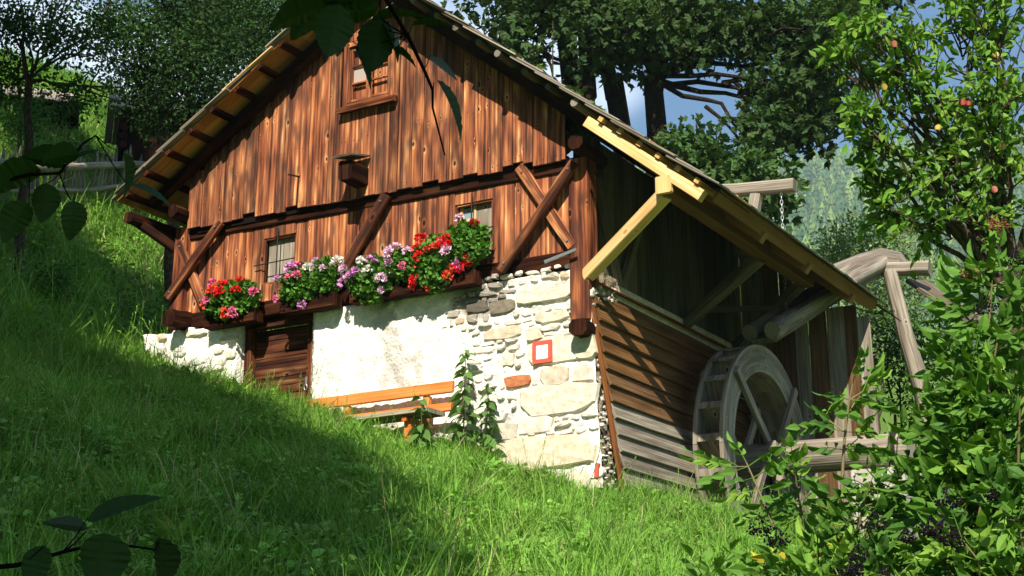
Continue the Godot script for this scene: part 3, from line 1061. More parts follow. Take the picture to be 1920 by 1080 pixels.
# ---------------------------------------------------------------- the open side with the wheel
func wheelhouse(mill: Node3D) -> void:
	# plank wall of the mill behind the wheel
	var wall := part("side_wall", dark_box(-0.25, -0.12, 2.0, 3.92, -4.2, -0.2), M.interior, mill)
	var z := -0.2
	while z > -4.25:
		var w := rng.randf_range(0.18, 0.3)
		var m := MB.new()
		m.col = tone(0.25, 0.5, 0.05)
		bar(m, Vector3(-0.09, 1.9, z - w / 2), Vector3(-0.09, 3.93, z - w / 2), w - 0.006, 0.03, Vector3.RIGHT, 0.004, 2, 0.003)
		part("plank", m, M.grey_wood, wall)
		z -= w
	for q in [[Vector3(-0.03, 3.45, -0.35), Vector3(-0.03, 2.1, -0.95)], [Vector3(-0.03, 3.4, -1.5), Vector3(-0.03, 2.3, -0.9)]]:
		var m := MB.new()
		m.col = tone(0.5, 0.6)
		bar(m, q[0], q[1], 0.11, 0.07, Vector3.RIGHT, 0.008, 3, 0.003)
		part("brace", m, M.grey_wood, wall)
	# weatherboards that keep the spray off, leaning outwards at their foot
	var scr := part("splash_wall", edge_board(), M.tan_board, mill)
	var n := 13
	for k in n:
		var m := MB.new()
		var f := float(k) / n
		var y := 2.10 - 0.178 * k
		var x := splash_x(y) + 0.012
		var warm := smoothstep(0.62, 0.1, f + rng.randf_range(-0.03, 0.03))
		m.col = (Color(0.95, 0.94, 0.92) * rng.randf_range(0.85, 1.15)).lerp(Color(1.2, 1.15, 1.1), warm)
		var up := Vector3(-0.16 - 0.24, 1, 0).normalized()
		bar(m, Vector3(x + 0.018, y - 0.09, -0.06 + rng.randf_range(-0.015, 0.015)), Vector3(x + 0.018 + rng.randf_range(-0.01, 0.01), y - 0.09 + rng.randf_range(-0.012, 0.012), -4.0), 0.03, 0.205, up, 0.004, 5, 0.004)
		part("board", m, M.tan_board if warm > 0.6 else (M.brown_board if warm > 0.15 else M.grey_wood), scr)
	var m := MB.new()
	m.col = Color(0.9, 0.7, 0.6)
	bar(m, Vector3(0.06, 2.185, -0.03), Vector3(0.06, 2.185, -4.0), 0.10, 0.022, Vector3(0.35, 1, 0), 0.004, 6, 0.006)
	part("cap_board", m, M.larch, scr)
	# roof over the wheel: new timber
	m = MB.new()
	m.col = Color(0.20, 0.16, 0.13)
	bar(m, Vector3(1.2, 2.875, -3.55), Vector3(1.2, 2.875, 0.50), 0.16, 0.17, Vector3.UP, 0.008)
	part("purlin", m, M.fresh_wood, mill)
	m = MB.new()
	bar(m, Vector3(1.2, 2.875, 0.501), Vector3(1.2, 2.875, 0.56), 0.17, 0.18, Vector3.UP, 0.01)
	part("purlin_head", m, M.fresh_wood, mill)
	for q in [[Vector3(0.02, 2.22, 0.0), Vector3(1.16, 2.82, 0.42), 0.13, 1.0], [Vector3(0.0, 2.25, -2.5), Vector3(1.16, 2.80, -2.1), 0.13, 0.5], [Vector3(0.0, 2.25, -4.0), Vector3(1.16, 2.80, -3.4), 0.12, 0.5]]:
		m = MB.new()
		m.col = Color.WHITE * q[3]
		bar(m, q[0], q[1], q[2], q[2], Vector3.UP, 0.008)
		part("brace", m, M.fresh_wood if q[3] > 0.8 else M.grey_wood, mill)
	var dr := Vector3(1, -SR, 0).normalized()
	var nr := Vector3(SR, 1, 0).normalized()
	for z2 in [0.50, -0.85, -2.2, -3.7]:
		m = MB.new()
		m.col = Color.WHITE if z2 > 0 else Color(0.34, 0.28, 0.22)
		var o := Vector3(WX, RY, z2) - nr * 0.185
		bar(m, o + dr * 4.05, o + dr * (5.72 if z2 > 0 else 5.85), 0.10, 0.12, nr, 0.006)
		part("rafter", m, M.fresh_wood, mill)
	m = MB.new()
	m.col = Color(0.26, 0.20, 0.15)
	bar(m, Vector3(WX, RY, 0.44) + dr * 5.80 - nr * 0.10, Vector3(WX, RY, ZB + 0.1) + dr * 5.80 - nr * 0.10, 0.025, 0.15, nr, 0.004)
	part("eaves_board", m, M.fresh_wood, mill)
	m = MB.new()
	m.col = tone(0.5, 0.55)
	bar(m, Vector3(-0.05, 2.60, -3.2), Vector3(1.0, 2.56, -3.6), 0.07, 0.07, Vector3.UP, 0.008)
	part("cross_bar", m, M.grey_wood, mill)
	# plank screen at the far end
	var back := part("rear_screen", dark_box(0.0, 1.5, 2.28, 2.40, -4.42, -4.36), M.interior, mill)
	var x := -0.2
	while x < 1.55:
		var w := rng.randf_range(0.15, 0.26)
		m = MB.new()
		m.col = tone(0.7, 1.1, 0.04)
		bar(m, Vector3(x + w / 2 + 0.06, -0.6, -4.30 + rng.randf_range(-0.012, 0.012)), Vector3(x + w / 2, (2.70 if x + w > 0.74 and x < 1.42 else roof_y(x + w) - 0.30), -4.30), w - 0.008, 0.03, Vector3.BACK, 0.004, 4, 0.006)
		part("plank", m, M.brown_board if rng.randf() < 0.25 else M.grey_wood, back)
		x += w
	hoist(mill)


func splash_x(y: float) -> float:
	return 0.03 + 0.165 * (2.15 - y)


func edge_board() -> MB:       # the edge board of the weatherboarding
	var m := MB.new()
	m.col = Color(1.0, 0.75, 0.6)
	bar(m, Vector3(splash_x(2.16) - 0.01, 2.17, -0.035), Vector3(splash_x(-0.3) - 0.01, -0.3, -0.035), 0.05, 0.03, Vector3.BACK, 0.004, 12, 0.004)
	return m


func hoist(mill: Node3D) -> void:
	var m := MB.new()
	m.col = tone(0.95, 1.0)
	bar(m, Vector3(0.12, 4.22, -3.5), Vector3(1.12, 4.13, -3.5), 0.16, 0.15, Vector3.UP, 0.014, 4, 0.006)
	var arm := part("hoist_beam", m, M.grey_wood, mill)
	m = MB.new()
	m.col = tone(1.0, 1.05)
	bar(m, Vector3(0.42, 3.3, -3.5), Vector3(0.60, 4.10, -3.5), 0.13, 0.13, Vector3.BACK, 0.012, 2, 0.004)
	part("post", m, M.grey_wood, arm)
	var ch := thing("chain", Vector3(0.93, 3.3, -3.5), "thin steel chain hanging from the hoist beam down to the flume", "chain")
	var lk := MB.new()
	for k in 10:
		var a := TAU * k / 10
		var b := TAU * (k + 1) / 10
		tube(lk, [Vector3(0.016 * cos(a), 0.033 * sin(a), 0), Vector3(0.016 * cos(b), 0.033 * sin(b), 0)], [0.0055, 0.0055], 5, 0.0, false)
	var lm := lk.mesh()
	var y := 4.04
	var k := 0
	while y > 2.48:
		shared("link", lm, Transform3D(Basis(Vector3.UP, PI / 2 * (k % 2) + 0.4).rotated(Vector3.BACK, 0.0), Vector3(0.93, y, -3.5)), M.zinc, ch)
		y -= 0.052
		k += 1


func make_wheel() -> void:
	var c := Vector3(0.63, 0.62, -3.02)
	var wheel := thing("water_wheel", c, "large grey wooden bucket wheel standing in its pit beside the weatherboards", "water wheel")
	var R := 1.36
	var N := 22
	for x in [-0.16, 0.16]:
		var ring := MB.new()
		ring.col = Color.WHITE
		var segs := 8
		var sub := 6
		var t := 0.045
		for s in segs:
			ring.col = tone(1.25, 1.5, 0.02)
			for k in sub:
				var a := TAU * (s + float(k) / sub) / segs
				var b := TAU * (s + float(k + 1) / sub) / segs - (0.004 if k == sub - 1 else 0.0)
				var ri := R - 0.33
				var pts := []
				for q in [[ri, a], [R, a], [R, b], [ri, b]]:
					pts.append(Vector3(0, q[0] * sin(q[1]), q[0] * cos(q[1])))
				var o := c + Vector3(x + t / 2, 0, 0)
				var i := c + Vector3(x - t / 2, 0, 0)
				var u := Vector2(0.1, 0)
				var va := a * R + s * 0.37
				var vb := b * R + s * 0.37
				ring.quad(o + pts[0], o + pts[3], o + pts[2], o + pts[1], Vector2(0.1, va), Vector2(0.1, vb), Vector2(0.43, vb), Vector2(0.43, va))
				ring.quad(i + pts[0], i + pts[1], i + pts[2], i + pts[3], Vector2(0.1, va), Vector2(0.43, va), Vector2(0.43, vb), Vector2(0.1, vb))
				ring.quad(i + pts[1], o + pts[1], o + pts[2], i + pts[2], Vector2(0.6, va), Vector2(0.65, va), Vector2(0.65, vb), Vector2(0.6, vb))
				ring.quad(o + pts[0], i + pts[0], i + pts[3], o + pts[3], Vector2(0.6, va), Vector2(0.65, va), Vector2(0.65, vb), Vector2(0.6, vb))
		var rim := part("rim", ring, M.grey_wood, wheel)
		var bl := MB.new()
		for s in 32:
			var a := TAU * (s + 0.5) / 32
			for r in [R - 0.26, R - 0.07]:
				bolt(bl, c + Vector3(x + signf(x) * 0.025, (r) * sin(a + r * 0.1), r * cos(a + r * 0.1)), 0.013, Vector3(signf(x), 0, 0))
		part("bolts", bl, M.zinc, rim).set_meta("kind", "stuff")
	for k in N:
		var a := TAU * k / N + 0.07
		var r0 := R - 0.31
		var m := MB.new()
		m.col = tone(1.15, 1.45)
		var p0 := c + Vector3(0, r0 * sin(a - 0.16), r0 * cos(a - 0.16))
		var p1 := c + Vector3(0, (R - 0.012) * sin(a), (R - 0.012) * cos(a))
		var dir := (p1 - p0).normalized()
		bar(m, p0, p1, 0.272, 0.028, dir.cross(Vector3.RIGHT), 0.004)
		var tg := Vector3(0, cos(a), -sin(a))
		bar(m, p1 - tg * 0.07, p1 + tg * 0.012, 0.273, 0.02, p1 - c, 0.004)
		part("paddle", m, M.grey_wood, wheel)
		m = MB.new()
		m.col = tone(0.85, 1.0)
		var b := TAU * (k + 1) / N + 0.07
		var q0 := c + Vector3(0, r0 * sin(a), r0 * cos(a))
		var q1 := c + Vector3(0, r0 * sin(b), r0 * cos(b))
		bar(m, q0, q1, 0.272, 0.025, (q0 + q1 - c * 2.0).normalized(), 0.003)
		part("sole_board", m, M.grey_wood, wheel)
	for x in [-0.16, 0.16]:
		for k in 4:
			var a := deg_to_rad(38.0 + 90.0 * k)
			var m := MB.new()
			m.col = tone(0.95, 1.2)
			var d := Vector3(0, sin(a), cos(a))
			var sh := Vector3(0, cos(a), -sin(a)) * 0.10
			bar(m, c + Vector3(x + signf(x) * 0.05, 0, 0) + sh + d * 0.05, c + Vector3(x + signf(x) * 0.05, 0, 0) + sh + d * (R - 0.04), 0.10, 0.055, Vector3.RIGHT, 0.006)
			part("spoke", m, M.grey_wood, wheel)
	var m := MB.new()
	m.col = tone(1.1, 1.15)
	tube(m, [Vector3(0.1, c.y, c.z), Vector3(1.2, c.y - 0.01, c.z), Vector3(2.5, c.y - 0.02, c.z)], [0.20, 0.20, 0.19], 10, 0.02)
	var axle := part("axle", m, M.grey_wood, wheel)
	for x in [1.02, 2.30]:
		m = MB.new()
		tube(m, [Vector3(x, c.y - 0.01, c.z), Vector3(x + 0.07, c.y - 0.01, c.z)], [0.213, 0.213], 16)
		part("band", m, M.iron, axle)
	for k in 4:
		var a := PI / 2 * k + 0.3
		m = MB.new()
		m.col = tone(1.15, 1.2)
		bar(m, Vector3(0.98, c.y, c.z) + Vector3(0, sin(a), cos(a)) * 0.19, Vector3(0.98, c.y, c.z) + Vector3(0, sin(a), cos(a)) * 0.34, 0.12, 0.09, Vector3.RIGHT, 0.01)
		part("hub_block", m, M.grey_wood, wheel)
	# bearing of the axle's outer end
	var blk := MB.new()
	slab(blk, 1.95, 2.55, -1.2, 0.34, -3.25, -2.55)
	tag(part("bearing_block", blk, M.concrete), "pale concrete block under the outer end of the wheel's axle", "concrete block")


func make_flume() -> void:
	var a := Vector3(0.88, 1.99, -2.74)
	var b := Vector3(1.25, 3.72, -6.25)
	var f := thing("flume", a, "hollowed log flume that slopes down to the top of the water wheel", "flume")
	var d := (b - a).normalized()
	var s := d.cross(Vector3.UP).normalized()
	var u := s.cross(d)
	for q in [[-0.185, 0.10, 0.0, 0.20], [0.185, -0.02, 0.62, 0.21], [0.185, 0.58, 4.02, 0.19], [-0.185, -0.02, 0.0, 0.0]]:
		if q[3] == 0.0: continue
		var m := MB.new()
		m.col = tone(0.75, 0.95)
		var pts := []
		var r := []
		var n := 7
		var l0: float = q[1]
		var l1: float = q[2] if q[2] > 0 else 4.0
		for k in n:
			var fr := lerpf(l0, l1, k / (n - 1.0))
			pts.append(a + s * q[0] + d * fr + u * (0.10 + rng.randf_range(-0.012, 0.012)) + s * rng.randf_range(-0.01, 0.01))
			r.append(0.105 * rng.randf_range(0.93, 1.07) * (1.08 if q[2] < 1.0 and q[0] > 0.0 else 0.95))
		tube(m, pts, r, 10, 0.03)
		part("side_log", m, M.grey_wood, f)
	var m := MB.new()
	m.col = tone(0.7, 0.75)
	bar(m, a + d * 0.05 - u * 0.02, b - u * 0.02, 0.34, 0.07, u, 0.01, 5, 0.006)
	part("bottom_board", m, M.grey_wood, f)
	# the gnarled log on top of its upper end
	m = MB.new()
	m.col = Color(0.72, 0.72, 0.74)
	var p0 := Vector3(1.08, 3.68, -6.1)
	tube(m, [p0 + Vector3(-0.55, -0.32, 0.5), p0 + Vector3(-0.3, -0.08, 0.3), p0 + Vector3(0.0, 0.06, 0.1), p0 + Vector3(0.30, 0.12, 0.0), p0 + Vector3(0.5, 0.07, -0.05), p0 + Vector3(0.58, -0.04, -0.1)], [0.10, 0.13, 0.145, 0.16, 0.14, 0.09], 12, 0.05)
	part("crooked_log", m, M.grey_wood, f)
	# trestle
	var tr := thing("flume_trestle", Vector3(1.6, 1.6, -6.3), "forked pale trunk trestle that holds up the flume behind the mill", "trestle")
	m = MB.new()
	m.col = Color(1.15, 1.1, 1.05)
	bar(m, Vector3(1.40, 3.62, -6.0), Vector3(2.05, 3.55, -6.03), 0.2, 0.17, Vector3.UP, 0.03, 4, 0.01)
	part("cross_beam", m, M.grey_wood, tr)
	for q in [[Vector3(1.53, 3.55, -5.95), Vector3(1.72, 2.6, -5.85), Vector3(1.86, 1.9, -5.9), Vector3(2.0, 0.6, -6.0)], [Vector3(1.86, 1.95, -5.9), Vector3(2.05, 1.7, -6.2), Vector3(2.2, 1.2, -6.4), Vector3(2.3, 0.5, -6.5)]]:
		m = MB.new()
		m.col = Color(1.35, 1.2, 1.1)
		tube(m, q, [0.10, 0.11, 0.12, 0.13], 9, 0.06)
		part("post", m, M.grey_wood, tr)
	m = MB.new()
	m.col = Color(0.55, 0.5, 0.46)
	bar(m, Vector3(1.75, 3.50, -6.4), Vector3(2.6, 2.75, -6.2), 0.5, 0.06, Vector3(0.6, 0.8, 0.3), 0.01, 4, 0.01)
	part("side_board", m, M.grey_wood, tr)


# ---------------------------------------------------------------- things round the mill
func make_bench() -> void:
	var gy := ground_y(-2.6, 0.4)
	var b := thing("bench", Vector3(-2.6, gy, 0.35), "orange varnished wooden bench against the whitewashed wall", "bench")
	var m := MB.new()
	bar(m, Vector3(-3.62, 1.145, 0.16), Vector3(-1.56, 1.155, 0.16), 0.035, 0.135, Vector3(0, 1, -0.15), 0.008, 3, 0.002)
	part("backrest", m, M.bench_wood, b)
	m = MB.new()
	bar(m, Vector3(-3.50, 0.905, 0.20), Vector3(-1.55, 0.925, 0.20), 0.035, 0.10, Vector3(0, 1, -0.15), 0.008, 3, 0.002)
	part("slat", m, M.bench_wood, b)
	m = MB.new()
	m.col = Color(1.1, 1.0, 0.92)
	bar(m, Vector3(-3.30, 0.815, 0.43), Vector3(-1.60, 0.835, 0.43), 0.36, 0.05, Vector3.UP, 0.006, 3, 0.002)
	part("seat", m, M.grey_wood, b)
	for x in [-3.02, -1.92]:
		m = MB.new()
		bar(m, Vector3(x, gy - 0.25, 0.46), Vector3(x, 0.79, 0.46), 0.095, 0.09, Vector3.BACK, 0.006)
		part("leg", m, M.bench_wood, b)
		m = MB.new()
		bar(m, Vector3(x + 0.02, gy - 0.25, 0.27), Vector3(x, 1.08, 0.13), 0.09, 0.06, Vector3.BACK, 0.006)
		part("back_leg", m, M.bench_wood, b)
		m = MB.new()
		m.col = Color(0.9, 0.7, 0.6)
		bar(m, Vector3(x, 0.765, 0.24), Vector3(x, 0.765, 0.57), 0.06, 0.05, Vector3.UP, 0.005)
		part("seat_bearer", m, M.bench_wood, b)


func make_flowers() -> void:
	for q in [[-5.22, -4.42, 2.34, "rightless"], [-4.02, -3.22, 2.37, ""], [-2.98, -1.28, 2.36, ""]]:
		var lab: String = ["dark wooden flower box under the red geraniums above the door's left jamb", "dark wooden flower box under the lilac and white geraniums", "long dark wooden flower box under the geraniums of the half-glazed window"][0 if q[0] < -5 else (1 if q[0] < -3.5 else 2)]
		var box := thing("flower_box", Vector3((q[0] + q[1]) / 2, q[2], 0.17), lab, "flower box", "flower boxes along the sill")
		var m := MB.new()
		m.col = tone(0.45, 0.55)
		bar(m, Vector3(q[0], q[2], 0.215), Vector3(q[1], q[2], 0.215), 0.02, 0.17, Vector3.UP, 0.004)
		part("board", m, M.dark_wood, box)
		m = MB.new()
		m.col = tone(0.45, 0.55)
		bar(m, Vector3(q[0], q[2] - 0.075, 0.14), Vector3(q[1], q[2] - 0.075, 0.14), 0.14, 0.02, Vector3.UP, 0.004)
		part("board", m, M.dark_wood, box)
		for e in 2:
			m = MB.new()
			m.col = tone(0.45, 0.55)
			bar(m, Vector3(q[e], q[2] - 0.08, 0.14), Vector3(q[e], q[2] + 0.08, 0.14), 0.02, 0.155, Vector3.BACK, 0.004)
			part("board", m, M.dark_wood, box)
		m = MB.new()
		slab(m, q[0] + 0.02, q[1] - 0.02, q[2] - 0.06, q[2] + 0.055, 0.07, 0.205)
		part("earth", m, M.soil, box)
	# one flower head: a dome of petals
	var head := MB.new()
	for k in 34:
		var d := rdir()
		if d.y < -0.35: d.y = -d.y
		var sc := rng.randf_range(0.85, 1.1)
		head.col = Color.WHITE * rng.randf_range(0.86, 1.0)
		var xf := aim(d * 0.026, (d + rdir() * 0.7), rng.randf() * TAU)
		cheap_leaf(head, xf, 0.034 * sc, 0.034 * sc, 0.3)
	var hm := head.mesh()
	var leafm := MB.new()
	for k in 5:
		var d := (rdir() + Vector3(0, 0.2, 0.5)).normalized()
		leafm.col = Color.WHITE * rng.randf_range(0.8, 1.1)
		var xf := aim(rdir() * 0.02, d, rng.randf() * TAU)
		leaf_into(leafm, xf, 0.055, 0.058, 0.25, 0.3)
	var lm := leafm.mesh()
	var red := Color(0.75, 0.015, 0.02)
	var coral := Color(0.85, 0.09, 0.05)
	var pink := Color(0.80, 0.18, 0.38)
	var lilac := Color(0.70, 0.30, 0.68)
	var pale := Color(0.82, 0.55, 0.78)
	var white := Color(0.86, 0.84, 0.82)
	var petal := {}
	for pc in [red, coral, pink, lilac, pale, white]:
		petal[pc] = leaf_mat("petal_" + str(petal.size()), pc, 0.5, 0.6)
	# [centre, radii, heads, colours, label]
	var plants := [
		[Vector3(-4.80, 2.55, 0.21), Vector3(0.44, 0.25, 0.160), 17, [red, coral, red, pink, coral], "red and coral geranium plant at the left end of the window sill, above the door"],
		[Vector3(-3.72, 2.60, 0.21), Vector3(0.30, 0.25, 0.160), 15, [lilac, lilac, pale, pink], "lilac geranium plant under the shuttered window"],
		[Vector3(-3.36, 2.66, 0.21), Vector3(0.20, 0.22, 0.136), 10, [white, white, pale], "white geranium plant beside the lilac one"],
		[Vector3(-2.66, 2.52, 0.21), Vector3(0.36, 0.27, 0.160), 20, [lilac, pale, pink, white, pale], "pink and lilac geranium plant with a few white heads, beneath the middle brace"],
		[Vector3(-2.20, 2.62, 0.21), Vector3(0.28, 0.20, 0.144), 7, [pale, pink, pale], "leafy geranium plant with a few pale pink heads, left of the scarlet one"],
		[Vector3(-1.76, 2.58, 0.21), Vector3(0.30, 0.33, 0.168), 23, [coral, red, coral, coral, red], "scarlet geranium plant hanging down the soot-stained wall"],
		[Vector3(-1.38, 2.74, 0.21), Vector3(0.30, 0.26, 0.152), 15, [pale, pale, lilac, red], "tall pale lilac geranium plant in front of the half-glazed window"]]
	for p in plants:
		var o := thing("geranium", p[0], p[4], "geranium", "geraniums in the flower boxes")
		var rad: Vector3 = p[1]
		var xfs := []
		var cols := []
		for k in int(900 * rad.x * rad.y / 0.09):
			var d := rdir()
			var q: Vector3 = p[0] + d * rad * pow(rng.randf(), 0.45)
			if q.z < 0.10: q.z = rng.randf_range(0.08, 0.2)
			if noise.get_noise_3d(q.x * 11.0, q.y * 11.0, q.z * 11.0) < -0.08: continue
			xfs.append(Transform3D(Basis.from_euler(Vector3(rng.randf_range(-0.5, 0.6), rng.randf() * TAU, rng.randf_range(-0.5, 0.5))), q))
			var g := rng.randf_range(0.7, 1.25)
			cols.append(Color(0.10 * g, 0.24 * g, 0.035 * g))
		stuff("foliage", lm, xfs, cols, M.leaf, o)
		var st := MB.new()
		st.col = Color(0.12, 0.22, 0.05)
		for k in int(p[2] * 0.8):
			var d := rdir()
			d.z = absf(d.z) * 0.9 + 0.15
			if rng.randf() < 0.5: d.y = absf(d.y)
			d = d.normalized()
			var q: Vector3 = p[0] + d * rad * rng.randf_range(0.85, 1.32)
			tube(st, [p[0] + d * rad * 0.3, q], [0.004, 0.003], 4, 0.0, false)
			var c: Color = p[3][rng.randi() % p[3].size()]
			shared("flower_head", hm, Transform3D(aim(q, (d + Vector3(0, 0.6, 0)), rng.randf() * TAU).basis * rng.randf_range(0.95, 1.55), q), petal[c], o)
		part("stems", st, M.leaf, o)


func simple_plant(o: Node3D, base: Vector3, hgt: float, lean: Vector3, n: int, ll: float, lw: float, col: Color) -> void:
	var pts := []
	var r := []
	for k in 6:
		var f := k / 5.0
		pts.append(base + Vector3(0, hgt * f, 0) + lean * f * f)
		r.append(0.009 * (1.1 - 0.7 * f))
	var m := MB.new()
	m.col = Color(0.14, 0.19, 0.06)
	tube(m, pts, r, 6)
	part("stem", m, M.leaf, o)
	for k in n:
		var f := 0.18 + 0.82 * k / n
		var at := base + Vector3(0, hgt * f, 0) + lean * f * f
		var an := k * 2.4 + rng.randf_range(-0.4, 0.4)
		var d := Vector3(cos(an), rng.randf_range(-0.5, 0.25), sin(an) * 0.8 + 0.15)
		var s := (1.15 - 0.6 * f) * rng.randf_range(0.8, 1.15)
		m = MB.new()
		m.col = col * rng.randf_range(0.75, 1.25)
		leaf_into(m, aim(at + d * 0.015, d, rng.randf_range(-0.7, 0.7)), ll * s, lw * s, 0.45, 0.3)
		part("leaf", m, M.leaf, o)


func make_wall_plants() -> void:
	var g := Color(0.10, 0.20, 0.05)
	for q in [[-1.42, 1.22, Vector3(0.03, 0, 0.02), 34, "tall leafy nettle plant by the wall at the bench's right end"], [-1.13, 0.92, Vector3(0.06, 0, 0.05), 28, "shorter leafy nettle plant on the stone side of the taller one"], [-1.66, 0.62, Vector3(0.1, 0, 0.18), 18, "low nettle plant with hanging leaves in front of the bench leg"]]:
		var z := 0.16 if q[0] > -1.6 else 0.6
		var base := Vector3(q[0], ground_y(q[0], z) - 0.05, z)
		var o := thing("nettle", base, q[4], "plant", "nettles at the foot of the wall")
		simple_plant(o, base, q[1], q[2], int(q[3] * 1.5), 0.19, 0.105, g)
	var base := Vector3(-4.35, ground_y(-4.35, 0.5) - 0.03, 0.5)
	var o := thing("dock_plant", base, "broad pale green dock leaves growing in front of the door", "plant")
	for k in 6:
		var an := k * 1.05 + 0.4
		var m := MB.new()
		m.col = Color(0.17, 0.34, 0.06) * rng.randf_range(0.85, 1.2)
		leaf_into(m, aim(base, Vector3(cos(an) * 0.6, 1.3, sin(an) * 0.6), 0.6), rng.randf_range(0.2, 0.34), 0.10, 0.25, 0.25)
		part("leaf", m, M.leaf, o)


# ---------------------------------------------------------------- grass
func view_cone(p: Vector3, margin: float) -> bool:     # is this spot anywhere near what the photograph takes in?
	var d := p - EYE
	var a := atan2(d.x, -d.z) + deg_to_rad(31.27)
	return absf(a) < deg_to_rad(19.5 + margin) and d.length() > 3.5


func make_grass() -> void:
	var tufts := []
	for kind in 4:
		var m := MB.new()
		var nb: int = [11, 11, 9, 14][kind]
		for k in nb:
			var l: float = rng.randf_range(0.11, 0.27) * [0.8, 0.95, 1.3, 0.6][kind]
			var w := rng.randf_range(0.004, 0.0075) * (1.5 if kind == 3 else 1.0)
			var an := rng.randf() * TAU
			var b := Vector3(rng.randf_range(-0.07, 0.07), -0.02, rng.randf_range(-0.07, 0.07))
			var out := Vector3(cos(an), 0, sin(an))
			var side := Vector3(-sin(an), 0, cos(an)).rotated(Vector3.UP, rng.randf_range(-0.6, 0.6)) * w / 2
			var bend := rng.randf_range(0.4, 1.45)
			m.col = Color.WHITE * rng.randf_range(0.7, 1.2)
			var p := [b]
			for j in range(1, 4):
				var f := j / 3.0
				p.append(b + Vector3.UP * l * (f - 0.32 * bend * f * f) + out * l * bend * 0.65 * f * f)
			var sw := [1.0, 0.95, 0.6]
			for j in 2:
				m.quad(p[j] - side * sw[j], p[j] + side * sw[j], p[j + 1] + side * sw[j + 1], p[j + 1] - side * sw[j + 1])
			m.tri(p[2] - side * sw[2], p[2] + side * sw[2], p[3])
		tufts.append(m.mesh())
	# broad clover-like leaves and herbs between the blades
	var herb := MB.new()
	for k in 7:
		var an := rng.randf() * TAU
		herb.col = Color.WHITE * rng.randf_range(0.8, 1.2)
		leaf_into(herb, aim(Vector3(rng.randf_range(-0.05, 0.05), rng.randf_range(0.03, 0.10), rng.randf_range(-0.05, 0.05)), Vector3(cos(an), 0.5, sin(an)), rng.randf() * 0.8), rng.randf_range(0.03, 0.06), rng.randf_range(0.022, 0.04), 0.3, 0.2)
	tufts.append(herb.mesh())
	var stalk := MB.new()
	for k in 3:
		var b := Vector3(rng.randf_range(-0.08, 0.08), 0, rng.randf_range(-0.08, 0.08))
		var e := b + Vector3(rng.randf_range(-0.12, 0.12), rng.randf_range(0.28, 0.46), rng.randf_range(-0.12, 0.12))
		stalk.col = Color(2.2, 1.2, 2.2)
		tube(stalk, [b, b.lerp(e, 0.5) + Vector3(0.01, 0.02, 0), e], [0.002, 0.0018, 0.0012], 4, 0.0, false)
		for j in 7:
			cheap_leaf(stalk, aim(e - (e - b) * 0.03 * j, rdir() + Vector3(0, 1.2, 0), 0.0), 0.022, 0.008, 0.2)
	tufts.append(stalk.mesh())
	var dock := MB.new()
	for k in 8:
		var an := rng.randf() * TAU
		dock.col = Color.WHITE * rng.randf_range(0.8, 1.15)
		leaf_into(dock, aim(Vector3(0, 0.01, 0), Vector3(cos(an), rng.randf_range(0.4, 1.4), sin(an)), rng.randf() * 0.8), rng.randf_range(0.09, 0.17), rng.randf_range(0.035, 0.06), 0.35, 0.25)
	tufts.append(dock.mesh())
	var xf := [[], [], [], [], [], [], []]
	var co := [[], [], [], [], [], [], []]
	# [x0, x1, z0, z1, per square metre, size]
	for zone in [[-9.0, 4.6, -0.2, 9.6, 330.0, 1.0], [-9.0, 3.5, -3.0, -0.2, 120.0, 1.2], [0.3, 6.5, -9.0, -0.2, 110.0, 1.2], [-26.0, -6.3, -16.0, 6.0, 55.0, 1.7], [-9.0, 16.0, -30.0, -9.0, 30.0, 2.2]]:
		var n := int((zone[1] - zone[0]) * (zone[3] - zone[2]) * zone[4])
		for k in n:
			var x := rng.randf_range(zone[0], zone[1])
			var z := rng.randf_range(zone[2], zone[3])
			if x > -6.3 and x < splash_x(0.0) + 0.02 and z < 0.06 and z > -4.5: continue
			if x > 0.3 and x < 1.5 and z < -1.4 and z > -4.9: continue
			var p := Vector3(x, ground_y(x, z), z)
			if not view_cone(p, 4.0): continue
			var dist := p.distance_to(EYE)
			if dist < 9.0 and rng.randf() > 1.0: continue
			var patch := noise.get_noise_2d(x * 0.9, z * 0.9)
			var pick := 0
			var rr := rng.randf()
			if rr < 0.16 + 0.3 * patch: pick = 2
			elif rr < 0.42: pick = 3
			elif rr < 0.62: pick = 1
			elif rr > 0.80 + 0.25 * patch: pick = 4
			if rng.randf() < 0.012: pick = 5
			elif rng.randf() < 0.02 + 0.05 * maxf(0.0, noise.get_noise_2d(x * 0.7 - 20.0, z * 0.7)): pick = 6
			var s: float = zone[5] * rng.randf_range(0.75, 1.25) * (1.0 + 0.55 * patch)
			if x < -4.5 and z < 3.0: s *= 1.3
			var nrm := Vector3(0.22, 1, 0.1).normalized()
			xf[pick].append(Transform3D(aim(p, Vector3(rng.randf_range(-0.3, 0.4) + 0.9 * noise.get_noise_2d(x * 1.3 + 7.0, z * 1.3), 1, rng.randf_range(-0.3, 0.35) + 0.9 * noise.get_noise_2d(x * 1.3, z * 1.3 + 11.0)), rng.randf() * TAU).basis * s, p))
			var g := rng.randf_range(0.82, 1.42) * (1.0 + 0.3 * noise.get_noise_2d(x * 0.5 + 30.0, z * 0.5))
			var yel := clampf(noise.get_noise_2d(x * 1.7 + 80.0, z * 1.7) + rng.randf_range(-0.3, 0.4), 0, 1)
			var c := Color(0.14, 0.30, 0.042).lerp(Color(0.25, 0.33, 0.075), yel * 0.6)
			if rng.randf() < 0.03 and pick != 4: c = Color(0.42, 0.38, 0.2)
			cols_push(co[pick], c, g)
	for k in 7:
		if xf[k].size():
			stuff("grass", tufts[k], xf[k], co[k], M.grass)


func cols_push(a: Array, c: Color, g: float) -> void:
	a.append(Color(c.r * g, c.g * g, c.b * g))


